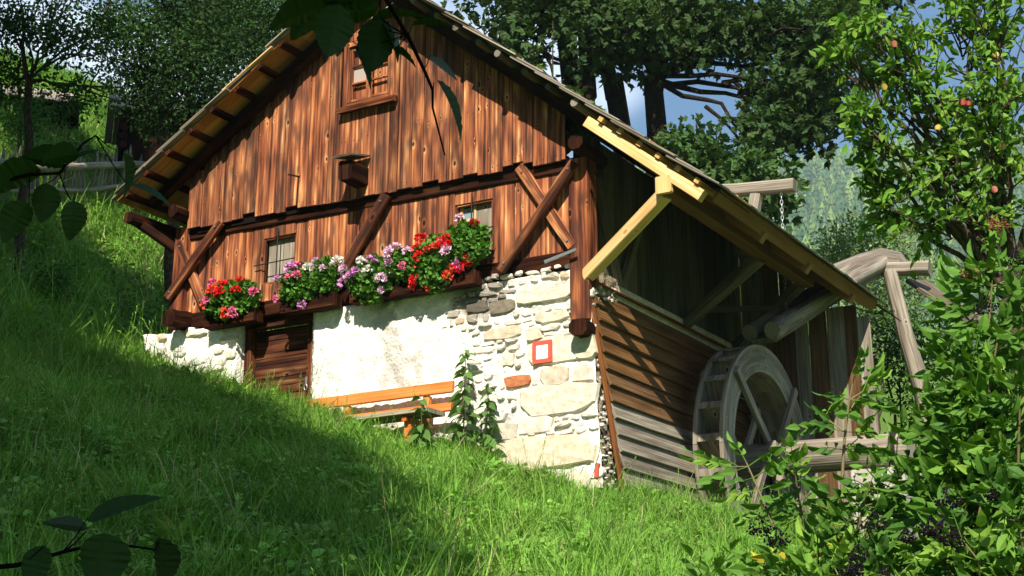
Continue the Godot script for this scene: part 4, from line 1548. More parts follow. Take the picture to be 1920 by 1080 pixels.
# ---------------------------------------------------------------- trees
func clump(n: int, r: float, l: float, w: float, lobed := false) -> ArrayMesh:
	var m := MB.new()
	for k in n:
		var d := rdir()
		m.col = Color.WHITE * rng.randf_range(0.75, 1.25)
		var at := d * r * pow(rng.randf(), 0.4)
		var dir := (d + Vector3(0, -0.35, 0) + rdir() * 0.7)
		var xf := aim(at, dir, rng.randf() * TAU)
		if lobed:
			for an in [-0.75, 0.0, 0.75]:
				cheap_leaf(m, xf * Transform3D(Basis(Vector3.BACK, an), Vector3.ZERO), l * (1.0 if an == 0 else 0.8), w * 0.62, 0.2)
		else:
			cheap_leaf(m, xf, l * rng.randf_range(0.8, 1.15), w, 0.3)
	return m.mesh()


# blobs: [centre, radii]; leaves gather in the outer part of each blob, with holes where the noise is low
func crown(o: Node3D, blobs: Array, per: float, mesh: Mesh, col: Color, hole := -0.12, hf := 0.9, deep := 0.5) -> void:
	var xfs := []
	var cols := []
	for b in blobs:
		var r: Vector3 = b[1]
		var n := int(per * (r.x * r.y + r.y * r.z + r.x * r.z))
		for k in n:
			var p: Vector3 = b[0] + rdir() * r * pow(rng.randf(), deep)
			if noise.get_noise_3d(p.x * hf, p.y * hf, p.z * hf) < hole: continue
			xfs.append(Transform3D(Basis.from_euler(Vector3(rng.randf_range(-0.6, 0.6), rng.randf() * TAU, rng.randf_range(-0.6, 0.6))) * rng.randf_range(0.75, 1.25), p))
			var g := rng.randf_range(0.7, 1.3) * (1.0 + 0.5 * noise.get_noise_3d(p.x * 0.5 + 40.0, p.y * 0.5, p.z * 0.5))
			var y := rng.randf_range(-0.12, 0.12)
			cols.append(Color(col.r * g * (1.0 + y), col.g * g, col.b * g * (1.0 - y)))
	stuff("crown", mesh, xfs, cols, M.leaf, o)


func limb(m: MB, a: Vector3, b: Vector3, r0: float, r1: float, sag := 0.0, n := 7, wob := 0.05) -> void:
	var pts := []
	var r := []
	var len := a.distance_to(b)
	for k in n:
		var f := k / (n - 1.0)
		var p := a.lerp(b, f) + Vector3(0, sag * len * sin(f * PI), 0)
		if k > 0 and k < n - 1: p += rdir() * len * wob * 0.5
		pts.append(p)
		r.append(lerpf(r0, r1, pow(f, 0.8)))
	tube(m, pts, r, 8, 0.05)


# a tree whose limbs run from its fork into every blob of its crown
func tree(called: String, label: String, base: Vector3, forks: Array, blobs: Array, r0: float, per: float, mesh: Mesh, col: Color, group := "", hole := -0.12, barkc := 1.0) -> Node3D:
	var o := thing(called, base, label, "tree", group)
	for f in forks:
		var m := MB.new()
		m.col = Color(barkc, barkc, barkc)
		limb(m, base + Vector3(0, -0.5, 0), f, r0, r0 * 0.6, 0.0, 8, 0.03)
		limb(m, f - (f - base).normalized() * 0.3, f + (f - base) * Vector3(0.5, 0.42, 0.5) + rdir() * 0.3, r0 * 0.62, r0 * 0.1, 0.0, 7, 0.06)
		part("trunk", m, M.bark, o)
	var m := MB.new()
	m.col = Color(barkc, barkc, barkc)
	for b in blobs:
		var f: Vector3 = forks[0]
		for q in forks:
			if (q as Vector3).distance_to(b[0]) < f.distance_to(b[0]): f = q
		limb(m, f + (b[0] - f) * -0.02, b[0], r0 * 0.22, 0.018, 0.04, 7, 0.08)
		for k in 5:
			limb(m, (f as Vector3).lerp(b[0], rng.randf_range(0.5, 0.95)), b[0] + rdir() * (b[1] as Vector3) * 0.8, r0 * 0.14, 0.012, 0.02, 5, 0.1)
	part("limbs", m, M.bark, o)
	crown(o, blobs, per, mesh, col, hole)
	return o




const RIGHT := Vector3(0.85548, 0.00525, -0.51781)
const UPV := Vector3(0.13589, 0.96263, 0.23426)


func compound_leaf(n: int) -> ArrayMesh:      # elder: a stalk with leaflets in pairs and one at the end
	var m := MB.new()
	m.col = Color(1.3, 1.1, 0.9)
	tube(m, [Vector3.ZERO, Vector3(0, 0.10, -0.005), Vector3(0, 0.19, -0.03)], [0.0035, 0.003, 0.002], 4, 0.0, false)
	var pairs := (n - 1) / 2
	for k in pairs:
		var y := 0.07 + 0.06 * k
		for s in [-1.0, 1.0]:
			m.col = Color.WHITE * rng.randf_range(0.85, 1.15)
			leaf_into(m, aim(Vector3(0, y, -0.005 - 0.3 * y * y), Vector3(s * 0.9, 0.45 + 0.15 * k, -0.25), PI if s > 0 else PI) * Transform3D(Basis(Vector3.UP, rng.randf_range(-0.5, 0.5)), Vector3.ZERO), rng.randf_range(0.085, 0.11), rng.randf_range(0.044, 0.056), 0.32, 0.35)
	m.col = Color.WHITE
	leaf_into(m, aim(Vector3(0, 0.19, -0.03), Vector3(0, 1, -0.4), PI), 0.11, 0.056, 0.3, 0.35)
	return m.mesh()


func berry_head(r: float) -> ArrayMesh:
	var m := MB.new()
	for k in 70:
		var d := rdir()
		d.y = -absf(d.y) if rng.randf() < 0.6 else d.y
		var c := d * r * Vector3(1.0, 0.6, 1.0) * pow(rng.randf(), 0.3)
		var b := rng.randf_range(0.0045, 0.0062)
		# an octahedron reads as a berry at this size
		var ax := [Vector3.RIGHT * b, Vector3.UP * b, Vector3.BACK * b]
		for sx in [-1, 1]:
			for sy in [-1, 1]:
				for sz in [-1, 1]:
					var p: Vector3 = c + ax[0] * sx
					var q: Vector3 = c + ax[1] * sy
					var t: Vector3 = c + ax[2] * sz
					if sx * sy * sz > 0: m.tri(p, q, t)
					else: m.tri(p, t, q)
	for k in 7:
		var d := rdir()
		tube(m, [Vector3(0, r * 0.9, 0), d * r * 0.7], [0.002, 0.0015], 4, 0.0, false)
	return m.mesh()


func elder(label: String, base: Vector3, tips: Array, berries: Array, unripe: Array, twig: float, sprigs: Array) -> void:
	var o := thing("elderberry_bush", Vector3(base.x, ground_y(base.x, base.z), base.z), label, "bush")
	var leaves := [compound_leaf(5), compound_leaf(5), compound_leaf(7)]
	var mats := []
	for c in [Color(0.095, 0.215, 0.032), Color(0.14, 0.285, 0.040), Color(0.065, 0.16, 0.03), Color(0.20, 0.35, 0.05), Color(0.42, 0.40, 0.04)]:
		mats.append(leaf_mat("elder_leaf_" + str(mats.size()) + label.left(6), c, 0.7, 0.5))
	var st := MB.new()
	var spots := []
	for t in tips + sprigs:
		var bare := 0.7 if t in sprigs else (0.55 if sprigs.size() else 0.36)
		var root := Vector3(base.x + rng.randf_range(-0.25, 0.25), 0, base.z + rng.randf_range(-0.3, 0.2))
		root.y = ground_y(root.x, root.z)
		var mid: Vector3 = root.lerp(t, 0.55) + Vector3(rng.randf_range(-0.08, 0.08), 0.14 * (t.y - root.y + 0.3), rng.randf_range(-0.08, 0.08))
		var pts := []
		var r := []
		var len := root.distance_to(t)
		var n := 12
		for k in n:
			var f := k / (n - 1.0)
			pts.append(root * (1 - f) * (1 - f) + mid * 2.0 * f * (1 - f) + t * f * f)
			r.append(lerpf(0.013, 0.0035, f) * (0.7 + 0.3 * len))
		st.col = Color(0.24, 0.20, 0.11) * rng.randf_range(0.7, 1.3)
		tube(st, pts, r, 6)
		var f := bare
		while f < 1.0:
			var at: Vector3 = root * (1 - f) * (1 - f) + mid * 2.0 * f * (1 - f) + t * f * f
			var tan: Vector3 = ((mid - root) * (1 - f) + (t - mid) * f).normalized()
			var sd: Vector3 = tan.cross(rdir()).normalized()
			for s in [-1.0, 1.0]:
				spots.append([at, sd * s + tan * 0.3 + Vector3(0, -0.12, 0)])
				if rng.randf() < twig:       # a side shoot with leaves of its own
					var e: Vector3 = at + (sd * s + tan * 0.8 + rdir() * 0.4).normalized() * rng.randf_range(0.06, 0.13)
					tube(st, [at, e], [0.004, 0.0025], 5, 0.0, false)
					for q in 3: spots.append([at.lerp(e, 0.4 + 0.3 * q), rdir() + (e - at).normalized() * 0.9 + Vector3(0, -0.1, 0)])
			f += rng.randf_range(0.09, 0.135) / maxf(0.5, len)
		spots.append([t, t - mid])
	part("stems", st, M.leaf, o)
	spots.sort_custom(func(a, b): return a[0].distance_squared_to(EYE) < b[0].distance_squared_to(EYE))
	var xfs := []
	var cols := []
	for k in spots.size():
		var s := rng.randf_range(0.62, 1.0)
		var q := aim(spots[k][0], spots[k][1], PI + rng.randf_range(-0.6, 0.6), s)
		# turn the blade's upper face to the sky
		if q.basis.z.y < 0: q.basis = q.basis * Basis(Vector3.UP, PI)
		var pick: int = [0, 0, 0, 1, 1, 2, 2, 3][rng.randi() % 8]
		if rng.randf() < 0.012: pick = 4
		if k < 300: shared("leaf", leaves[k % 3], q, mats[pick], o)
		else:
			xfs.append(q)
			cols.append(Color(0.095, 0.215, 0.032) * rng.randf_range(0.75, 1.35))
	if xfs.size(): stuff("leaves_behind", leaves[0], xfs, cols, M.leaf, o)
	var bm := [berry_head(0.055), berry_head(0.045)]
	for b in berries:
		shared("berry_head", bm[rng.randi() % 2], Transform3D(Basis(Vector3.UP, rng.randf() * TAU) * rng.randf_range(0.85, 1.25), b), M.berry, o)
	for b in unripe:
		shared("berry_head", bm[0], Transform3D(Basis(Vector3.UP, rng.randf() * TAU), b), M.unripe, o).set_meta("label", "reddish unripe berry head")


func make_elders() -> void:
	mat("unripe", Color(0.22, 0.07, 0.035).linear_to_srgb(), 0.4)
	elder("spreading elderberry bush with black berry heads, in front of the water wheel's axle", Vector3(4.85, 0, 6.55),
		[Vector3(4.67, -1.59, 6.96), Vector3(4.84, -1.69, 7.06), Vector3(4.93, -1.54, 6.94), Vector3(5.08, -1.65, 7.05), Vector3(5.19, -1.51, 6.91), Vector3(5.06, -1.76, 7.15), Vector3(5.26, -1.72, 7.16), Vector3(5.39, -1.63, 7.11), Vector3(5.05, -1.42, 6.78), Vector3(5.26, -1.36, 6.80), Vector3(4.79, -1.58, 6.76)],
		[Vector3(4.78, -1.45, 7.26), Vector3(4.84, -1.50, 7.21), Vector3(5.34, -1.48, 7.39), Vector3(5.27, -1.60, 7.40), Vector3(5.24, -1.66, 7.40)], [], 0.30, [Vector3(5.26, -1.10, 6.75), Vector3(5.15, -1.21, 6.80), Vector3(5.03, -0.71, 6.62), Vector3(4.50, -1.06, 6.70), Vector3(4.77, -1.14, 6.76)])
	elder("tall dense elderberry bush at the right edge with the largest black berry heads", Vector3(5.6, 0, 6.75),
		[Vector3(5.55, -0.39, 6.65), Vector3(5.76, -0.35, 6.78), Vector3(5.92, -0.23, 6.72), Vector3(5.53, -0.70, 6.68), Vector3(5.79, -0.65, 6.90), Vector3(5.94, -0.56, 6.84), Vector3(5.42, -0.89, 6.68), Vector3(5.67, -0.92, 6.89), Vector3(5.89, -0.92, 7.00), Vector3(5.49, -1.14, 6.81), Vector3(5.75, -1.18, 7.00), Vector3(5.93, -1.20, 7.01), Vector3(5.65, -1.39, 7.11), Vector3(5.87, -1.44, 7.20), Vector3(5.48, -1.35, 6.99), Vector3(5.72, -1.61, 7.24), Vector3(5.90, -1.64, 7.24)],
		[Vector3(5.67, -1.55, 7.54), Vector3(5.62, -1.53, 7.57), Vector3(5.70, -1.58, 7.51), Vector3(5.67, -1.41, 7.46), Vector3(5.81, -1.37, 7.27), Vector3(5.45, -1.53, 7.31), Vector3(5.38, -1.70, 7.42), Vector3(5.79, -0.53, 7.07), Vector3(5.93, -0.33, 7.05)], [Vector3(5.68, -0.30, 6.85), Vector3(5.82, -0.09, 6.83)], 0.34, [])
	for q in [[Vector3(3.93, 0, 5.87), "young elder seedling low in the sunny grass, left of the berry bushes"], [Vector3(4.23, 0, 6.15), "young elder seedling in the grass just under the hanging berry head"]]:
		var at: Vector3 = q[0]
		at.y = ground_y(at.x, at.z)
		var o := thing("elder_seedling", at, q[1], "seedling")
		var cl := compound_leaf(5)
		var lm := leaf_mat("seedling_leaf" + str(at.x), Color(0.12, 0.25, 0.04), 0.7, 0.4)
		var m := MB.new()
		m.col = Color(0.2, 0.25, 0.08)
		tube(m, [at - Vector3(0, 0.05, 0), at + Vector3(0.01, 0.25, 0)], [0.006, 0.004], 6)
		part("stem", m, M.leaf, o)
		for k in 9:
			var an := k * 2.4
			shared("leaf", cl, aim(at + Vector3(0, 0.1 + 0.02 * k, 0), Vector3(cos(an), 0.6, sin(an)), PI, rng.randf_range(0.8, 1.1)), lm, o)


func make_apple_tree() -> void:
	var base := Vector3(4.9, 0, 1.5)
	base.y = ground_y(base.x, base.z)
	var o := thing("apple_tree", base, "bright green apple tree with small red apples at the right edge", "tree")
	var blobs := []
	for q in [[Vector3(4.27, 2.90, 2.44), 0.42], [Vector3(4.58, 3.20, 2.10), 0.45], [Vector3(4.94, 3.03, 2.07), 0.5], [Vector3(4.05, 3.14, 2.62), 0.30], [Vector3(4.82, 2.53, 2.23), 0.48], [Vector3(4.35, 2.49, 2.25), 0.42], [Vector3(4.03, 2.73, 2.29), 0.25], [Vector3(3.97, 2.20, 2.41), 0.26], [Vector3(4.53, 2.01, 2.23), 0.48], [Vector3(4.17, 1.95, 2.19), 0.40], [Vector3(4.91, 1.97, 2.11), 0.5], [Vector3(3.82, 2.02, 2.19), 0.22], [Vector3(4.26, 1.58, 2.01), 0.42], [Vector3(3.87, 1.72, 1.94), 0.26], [Vector3(4.70, 1.53, 2.09), 0.45], [Vector3(3.86, 2.40, 2.54), 0.18], [Vector3(3.78, 2.90, 2.60), 0.22], [Vector3(4.9, 3.6, 2.0), 0.6], [Vector3(5.4, 2.6, 1.9), 0.7], [Vector3(5.3, 1.8, 1.8), 0.6], [Vector3(4.6, 2.6, 1.5), 0.6]]:
		blobs.append([q[0], Vector3.ONE * q[1]])
	var fork := Vector3(4.75, 0.9, 1.75)
	var m := MB.new()
	limb(m, base - Vector3(0, 0.3, 0), fork, 0.14, 0.10, 0.0, 7, 0.03)
	part("trunk", m, M.bark, o)
	m = MB.new()
	var tw := []
	for b in blobs:
		limb(m, fork, b[0], 0.035, 0.010, 0.06, 8, 0.06)
		for k in int(16 * b[1].x / 0.45) + 3:
			var e: Vector3 = b[0] + rdir() * b[1] * rng.randf_range(0.6, 1.15)
			limb(m, (b[0] as Vector3).lerp(fork, rng.randf_range(0.0, 0.25)), e, 0.008, 0.003, 0.0, 5, 0.08)
			tw.append([b[0], e])
	part("limbs", m, M.bark, o)
	var lm := MB.new()
	leaf_into(lm, Transform3D(), 0.088, 0.044, 0.2, 0.35)
	var leaf := lm.mesh()
	var spots := []
	for t in tw:
		for k in 15:
			var f := rng.randf_range(0.15, 1.05)
			var p: Vector3 = (t[0] as Vector3).lerp(t[1], f) + rdir() * 0.045
			var d: Vector3 = (rdir() + (t[1] - t[0]).normalized() * 0.6 + Vector3(0, -0.1, 0)).normalized()
			var q := aim(p, d, rng.randf() * TAU, rng.randf_range(0.75, 1.25))
			if q.basis.z.y < 0: q.basis = q.basis * Basis(Vector3.UP, PI)
			spots.append(q)
	spots.sort_custom(func(a, b): return a.origin.distance_squared_to(EYE) < b.origin.distance_squared_to(EYE))
	var mats := []
	for c in [Color(0.11, 0.24, 0.03), Color(0.15, 0.29, 0.038), Color(0.075, 0.18, 0.026), Color(0.20, 0.33, 0.05)]:
		mats.append(leaf_mat("apple_leaf_" + str(mats.size()), c, 0.75, 0.5))
	var xfs := []
	var cols := []
	for k in spots.size():
		if k < 300: shared("leaf", leaf, spots[k], mats[rng.randi() % 4], o)
		else:
			xfs.append(spots[k])
			var g := rng.randf_range(0.65, 1.45)
			cols.append(Color(0.115 * g * rng.randf_range(0.85, 1.2), 0.24 * g, 0.03 * g))
	stuff("leaves_behind", leaf, xfs, cols, M.leaf, o)
	var ap := MB.new()
	ap.col = Color.WHITE
	tube(ap, [Vector3(0, 0.055, 0), Vector3(0, 0.030, 0)], [0.003, 0.003], 5)
	var prof := [Vector2(0.004, 0.024), Vector2(0.018, 0.031), Vector2(0.030, 0.018), Vector2(0.034, 0.0), Vector2(0.028, -0.018), Vector2(0.016, -0.030), Vector2(0.004, -0.027)]
	var pts := []
	var rad := []
	for q in prof:
		pts.append(Vector3(0, q.y, 0)); rad.append(q.x)
	tube(ap, pts, rad, 12)
	var am := ap.mesh()
	var reds := [mat("apple_red", h8("8a4034"), 0.45), mat("apple_yellow", h8("a8924a"), 0.45), mat("apple_pink", h8("a8685a"), 0.45)]
	for p in [Vector3(4.95, 2.68, 2.44), Vector3(4.26, 2.80, 2.78), Vector3(4.12, 2.52, 2.64), Vector3(4.68, 2.32, 2.49), Vector3(4.72, 2.32, 2.46), Vector3(4.49, 2.13, 2.54), Vector3(4.82, 1.64, 2.30), Vector3(4.92, 1.96, 2.34)]:
		shared("apple", am, Transform3D(Basis.from_euler(Vector3(rng.randf_range(-0.5, 0.5), 0, rng.randf_range(-0.5, 0.5))) * 0.82, p), reds[[0, 2, 0, 1, 2][rng.randi() % 5]], o)


func make_trees() -> void:
	var maple_leaf := clump(8, 0.24, 0.13, 0.12, true)
	var small := clump(10, 0.26, 0.085, 0.05)
	var fine := clump(12, 0.28, 0.10, 0.035)
	var base := Vector3(-2.7, ground_y(-2.7, -7.2), -7.2)
	var bl := []
	for q in [[Vector3(-3.58, 7.78, -5.16), 0.8], [Vector3(-3.15, 8.57, -5.78), 1.0], [Vector3(-1.96, 7.97, -5.48), 0.7], [Vector3(-1.55, 8.50, -6.77), 0.75], [Vector3(-0.61, 8.04, -6.89), 0.8], [Vector3(0.28, 7.90, -6.86), 0.9], [Vector3(0.47, 7.56, -7.70), 0.7], [Vector3(-0.13, 7.03, -6.90), 0.8], [Vector3(-4.08, 8.73, -5.16), 1.0], [Vector3(0.02, 9.13, -8.73), 1.3], [Vector3(-2.4, 8.0, -6.3), 0.75], [Vector3(-3.1, 7.9, -6.2), 0.7], [Vector3(-1.5, 7.75, -6.6), 0.55], [Vector3(-3.0, 9.6, -6.8), 1.5], [Vector3(-1.2, 9.6, -7.2), 1.5],
		[Vector3(-0.48, 6.13, -6.38), 0.55], [Vector3(-0.14, 6.48, -7.08), 0.7], [Vector3(0.02, 6.91, -7.64), 0.7]]:
		bl.append([q[0], Vector3(1.05, 0.8, 1.0) * q[1]])
	tree("maple_tree", "great dark maple with several trunks rising behind the mill's roof", base, [Vector3(-3.26, 7.50, -6.06), Vector3(-2.99, 7.62, -6.55), Vector3(-2.30, 7.51, -6.59), Vector3(-3.86, 8.68, -6.52)], bl, 0.26, 72.0, maple_leaf, Color(0.052, 0.10, 0.03), "", -0.17, 0.3)
	bl = []
	for q in [[Vector3(-0.97, 5.15, -4.96), 0.5], [Vector3(-0.56, 4.99, -4.98), 0.5], [Vector3(-0.19, 4.85, -5.25), 0.5], [Vector3(-0.07, 4.35, -5.39), 0.4], [Vector3(-0.90, 5.46, -5.13), 0.55], [Vector3(-0.02, 5.17, -5.76), 0.45], [Vector3(-0.8, 4.4, -5.6), 0.7]]:
		bl.append([q[0], Vector3.ONE * q[1]])
	tree("maple_tree", "young maple whose low crown shows just above the wheel roof, under the great maple", Vector3(-0.8, ground_y(-0.8, -6.2), -6.2), [Vector3(-0.75, 4.2, -5.8)], bl, 0.09, 75.0, maple_leaf, Color(0.055, 0.115, 0.032), "", -0.16)
	bl = []
	for q in [[Vector3(-3.75, 7.0, -5.0), 0.55], [Vector3(-3.35, 6.62, -5.1), 0.5], [Vector3(-3.0, 6.35, -5.15), 0.42]]:
		bl.append([q[0], Vector3.ONE * q[1]])
	tree("sapling", "sunlit light green sapling just behind the mill's ridge", Vector3(-3.5, ground_y(-3.5, -5.4), -5.4), [Vector3(-3.4, 5.9, -5.2)], bl, 0.06, 80.0, maple_leaf, Color(0.12, 0.21, 0.045), "", -0.2)
	bl = []
	for q in [[Vector3(-14.72, 12.57, -8.37), 1.3], [Vector3(-13.86, 12.24, -9.00), 1.3], [Vector3(-12.42, 11.92, -8.76), 1.1], [Vector3(-13.26, 12.92, -9.14), 1.3], [Vector3(-12.31, 12.89, -9.65), 1.4], [Vector3(-13.0, 11.0, -9.8), 1.3]]:
		bl.append([q[0], Vector3.ONE * q[1]])
	tree("ash_tree", "feathery light green ash tree behind the left slope of the roof", Vector3(-13.2, ground_y(-13.2, -9.4), -9.4), [Vector3(-13.2, 10.8, -9.3)], bl, 0.2, 60.0, fine, Color(0.075, 0.16, 0.03), "", -0.16)
	bl = []
	for q in [[Vector3(-11.60, 9.51, -3.98), 0.7], [Vector3(-11.09, 9.05, -4.44), 0.8], [Vector3(-10.10, 8.84, -4.50), 0.75], [Vector3(-9.96, 9.42, -5.00), 0.75], [Vector3(-11.10, 8.25, -4.65), 0.65], [Vector3(-10.28, 8.11, -4.63), 0.65], [Vector3(-11.80, 8.87, -4.61), 0.6], [Vector3(-11.40, 10.24, -5.08), 0.8], [Vector3(-10.78, 10.43, -5.39), 0.9], [Vector3(-9.9, 10.3, -5.6), 0.8]]:
		bl.append([q[0], Vector3.ONE * q[1]])
	tree("fruit_tree", "dense dark green fruit tree standing left of the mill's roof", Vector3(-11.1, ground_y(-11.1, -5.1), -5.1), [Vector3(-10.9, 7.4, -4.9)], bl, 0.16, 150.0, small, Color(0.030, 0.072, 0.016), "", -0.4)
	bl = []
	for q in [[Vector3(-11.78, 8.80, -1.67), 0.5], [Vector3(-10.75, 8.42, -1.82), 0.5], [Vector3(-10.77, 8.38, -2.43), 0.5], [Vector3(-11.84, 9.11, -2.14), 0.55], [Vector3(-11.10, 7.69, -2.45), 0.42], [Vector3(-12.26, 8.06, -2.24), 0.5], [Vector3(-10.35, 8.89, -2.51), 0.5], [Vector3(-10.64, 7.69, -2.73), 0.45], [Vector3(-11.2, 9.2, -2.2), 0.5]]:
		bl.append([q[0], Vector3.ONE * q[1]])
	tree("forked_tree", "thin tree with a forked trunk and sparse leaves at the upper left", Vector3(-11.75, ground_y(-11.75, -2.35), -2.35), [Vector3(-11.64, 7.86, -2.07)], bl, 0.10, 125.0, small, Color(0.042, 0.10, 0.02), "", -0.08, 0.8)
	var k := 0
	for q in [[Vector3(-16.9, 9.9, -6.4), 0.6, "green bush behind the log rail at the far left"], [Vector3(-19.6, 12.0, -6.9), 0.9, "tall green bush at the far left edge behind the forked tree"], [Vector3(-13.0, 8.65, -7.6), 0.6, "green bush between the small hut and the mill's eaves"]]:
		bush(q[0], q[1], "bush", q[2], small, Color(0.06, 0.14, 0.028), 70.0)
	for q in [[Vector3(-10.6, 0.4, -1.9), 0.5, "leafy shrub on the hillside below the picket fence, farthest from the mill"], [Vector3(-9.6, 0.35, -2.6), 0.5, "leafy shrub on the hillside, middle of the three below the fence"], [Vector3(-8.6, 0.35, -2.2), 0.45, "leafy shrub on the hillside next to the eaves prop"]]:
		var p: Vector3 = q[0]
		p.y += ground_y(p.x, p.z)
		bush(p, q[1], "shrub", q[2], small, Color(0.085, 0.18, 0.035), 90.0)
	for q in [[[Vector3(-0.30, 5.0, -9.81), Vector3(0.12, 5.3, -9.98), Vector3(0.44, 4.90, -10.31), Vector3(-0.14, 4.45, -10.07), Vector3(-0.80, 5.4, -10.53), Vector3(0.3, 4.0, -10.0)], 0.62, "pale green willow bush beyond the wheel roof", Color(0.16, 0.25, 0.08)], [[Vector3(1.08, 2.99, -7.24), Vector3(1.58, 2.5, -7.0), Vector3(1.25, 2.26, -7.0), Vector3(2.0, 2.9, -7.2), Vector3(1.6, 1.6, -7.1)], 0.5, "dark green bush behind the flume trestle", Color(0.05, 0.12, 0.025)]]:
		var b0: Vector3 = q[0][0]
		var o := thing("bush", Vector3(b0.x, ground_y(b0.x, b0.z), b0.z), q[2], "bush")
		bl = []
		var m := MB.new()
		for b in q[0]:
			bl.append([b, Vector3.ONE * q[1]])
			limb(m, o.position, b, 0.04, 0.01, 0.0, 6, 0.06)
		part("limbs", m, M.bark, o)
		crown(o, bl, 95.0, fine, q[3], -0.2)
	# the trees left of and behind the viewer whose shade lies on the grass
	var shade := clump(9, 0.32, 0.17, 0.13)
	for q in [
		[Vector3(-5.5, 0, 9.5), [Vector3(-3.4, 7.2, 8.8), Vector3(-5.6, 8.0, 8.6), Vector3(-7.2, 9.0, 6.3), Vector3(-5.0, 8.0, 9.6), Vector3(-7.0, 8.6, 8.3), Vector3(-1.9, 7.3, 9.7), Vector3(-3.2, 7.6, 11.4), Vector3(-9.0, 10.4, 4.2), Vector3(-9.2, 10.2, 6.6), Vector3(-7.5, 10.6, 10.0), Vector3(-10.5, 11.5, 8.0)], 1.75, "broad tree outside the left edge that shades the upper slope"],
		[Vector3(-12.5, 0, 6.5), [Vector3(-9.35, 10.65, 1.65), Vector3(-7.85, 9.65, 4.15), Vector3(-11.4, 11.9, 2.65), Vector3(-12.5, 11.5, 4.5), Vector3(-10.2, 10.6, 4.0), Vector3(-12.4, 13.4, 3.2), Vector3(-14.0, 17.3, 0.25), Vector3(-15.5, 18.2, -0.8), Vector3(-10.1, 12.06, 4.05), Vector3(-8.5, 10.86, 6.25), Vector3(-11.7, 12.66, 4.85), Vector3(-12.0, 8.0, 10.0), Vector3(-15.0, 9.5, 7.0), Vector3(-14.5, 12.0, 8.0)], 1.55, "broad tree outside the left edge that shades the hillside under the fence"],
		[Vector3(0.5, 0, 15.5), [Vector3(-0.2, 6.7, 11.4), Vector3(-1.2, 6.6, 13.3), Vector3(1.4, 6.0, 13.0), Vector3(0.6, 5.8, 14.8), Vector3(2.9, 5.1, 14.7), Vector3(2.2, 5.0, 16.5), Vector3(0.5, 8.0, 17.0), Vector3(-2.5, 8.5, 15.5), Vector3(-4.5, 7.0, 15.5), Vector3(-1.0, 10.0, 19.0), Vector3(3.0, 8.5, 20.5), Vector3(-4.0, 10.5, 18.0)], 1.75, "broad tree left of the viewer that shades the lower slope"],
		[Vector3(6.4, 0, 17.8), [Vector3(4.3, 4.5, 16.4), Vector3(6.6, 4.0, 16.6), Vector3(6.0, 3.5, 17.8), Vector3(5.4, 2.6, 15.8), Vector3(6.6, 2.3, 15.3), Vector3(8.5, 5.0, 19.0), Vector3(6.0, 6.0, 20.5), Vector3(9.5, 3.0, 18.0)], 1.2, "hazel behind the viewer whose twigs hang into the top of the picture"]]:
		bl = []
		for b in q[1]: bl.append([b + (Vector3(0.9, -0.46, 0.15) if q[0].x < -1.0 else Vector3(1.25, -0.46, -0.15)), Vector3.ONE * q[2]])
		var p: Vector3 = q[0]
		p.y = ground_y(p.x, p.z)
		tree("shade_tree" if q[2] > 1.3 else "hazel_tree", q[3], p, [p + Vector3(0.2, 3.2 if q[2] > 1.3 else 1.6, -0.3)], bl, 0.2, 150.0, shade, Color(0.05, 0.12, 0.025), "", -0.6)


func bush(p: Vector3, r: float, called: String, label: String, mesh: Mesh, col: Color, per: float) -> void:
	var o := thing(called, Vector3(p.x, ground_y(p.x, p.z), p.z), label, called)
	var m := MB.new()
	for k in 5: limb(m, o.position, p + rdir() * r * 0.6, 0.03, 0.008, 0.0, 5, 0.06)
	part("limbs", m, M.bark, o)
	crown(o, [[p, Vector3(r, r * 0.85, r)], [p + Vector3(r * 0.6, -r * 0.4, 0.1), Vector3.ONE * r * 0.7], [p - Vector3(r * 0.6, r * 0.35, 0), Vector3.ONE * r * 0.75]], per, mesh, col, -0.2)


func hanging_twig(called: String, label: String, pts: Array, leaves: Array) -> void:
	var o := thing(called, pts[0], label, "twig")
	var m := MB.new()
	m.col = Color(0.06, 0.045, 0.03)
	var r := []
	for k in pts.size(): r.append(lerpf(0.005, 0.0015, k / (pts.size() - 1.0)))
	tube(m, pts, r, 6)
	for l in leaves:      # stalks
		var d: Vector3 = (RIGHT * cos(deg_to_rad(l[1])) + UPV * sin(deg_to_rad(l[1]))).normalized()
		var foot: Vector3 = l[0] - d * l[2] * 0.5
		var near: Vector3 = pts[0]
		for p in pts:
			if foot.distance_to(p) < foot.distance_to(near): near = p
		tube(m, [near, foot.lerp(near, 0.5) + Vector3(0, -0.004, 0), foot], [0.0016, 0.0012, 0.001], 4, 0.0, false)
	part("stem", m, M.bark, o)
	for l in leaves:
		var d: Vector3 = (RIGHT * cos(deg_to_rad(l[1])) + UPV * sin(deg_to_rad(l[1])) + rdir() * 0.12).normalized()
		m = MB.new()
		var g := rng.randf_range(0.8, 1.2)
		m.col = (Color(0.022, 0.048, 0.012) if l[4] == 0 else Color(0.06, 0.085, 0.07)) * g
		var tilt: float = l[5]
		var q := aim(l[0] - d * l[2] * 0.5, d, tilt)
		lobed_leaf(m, q, l[2], l[3])
		part("leaf", m, M.hazel_leaf, o)


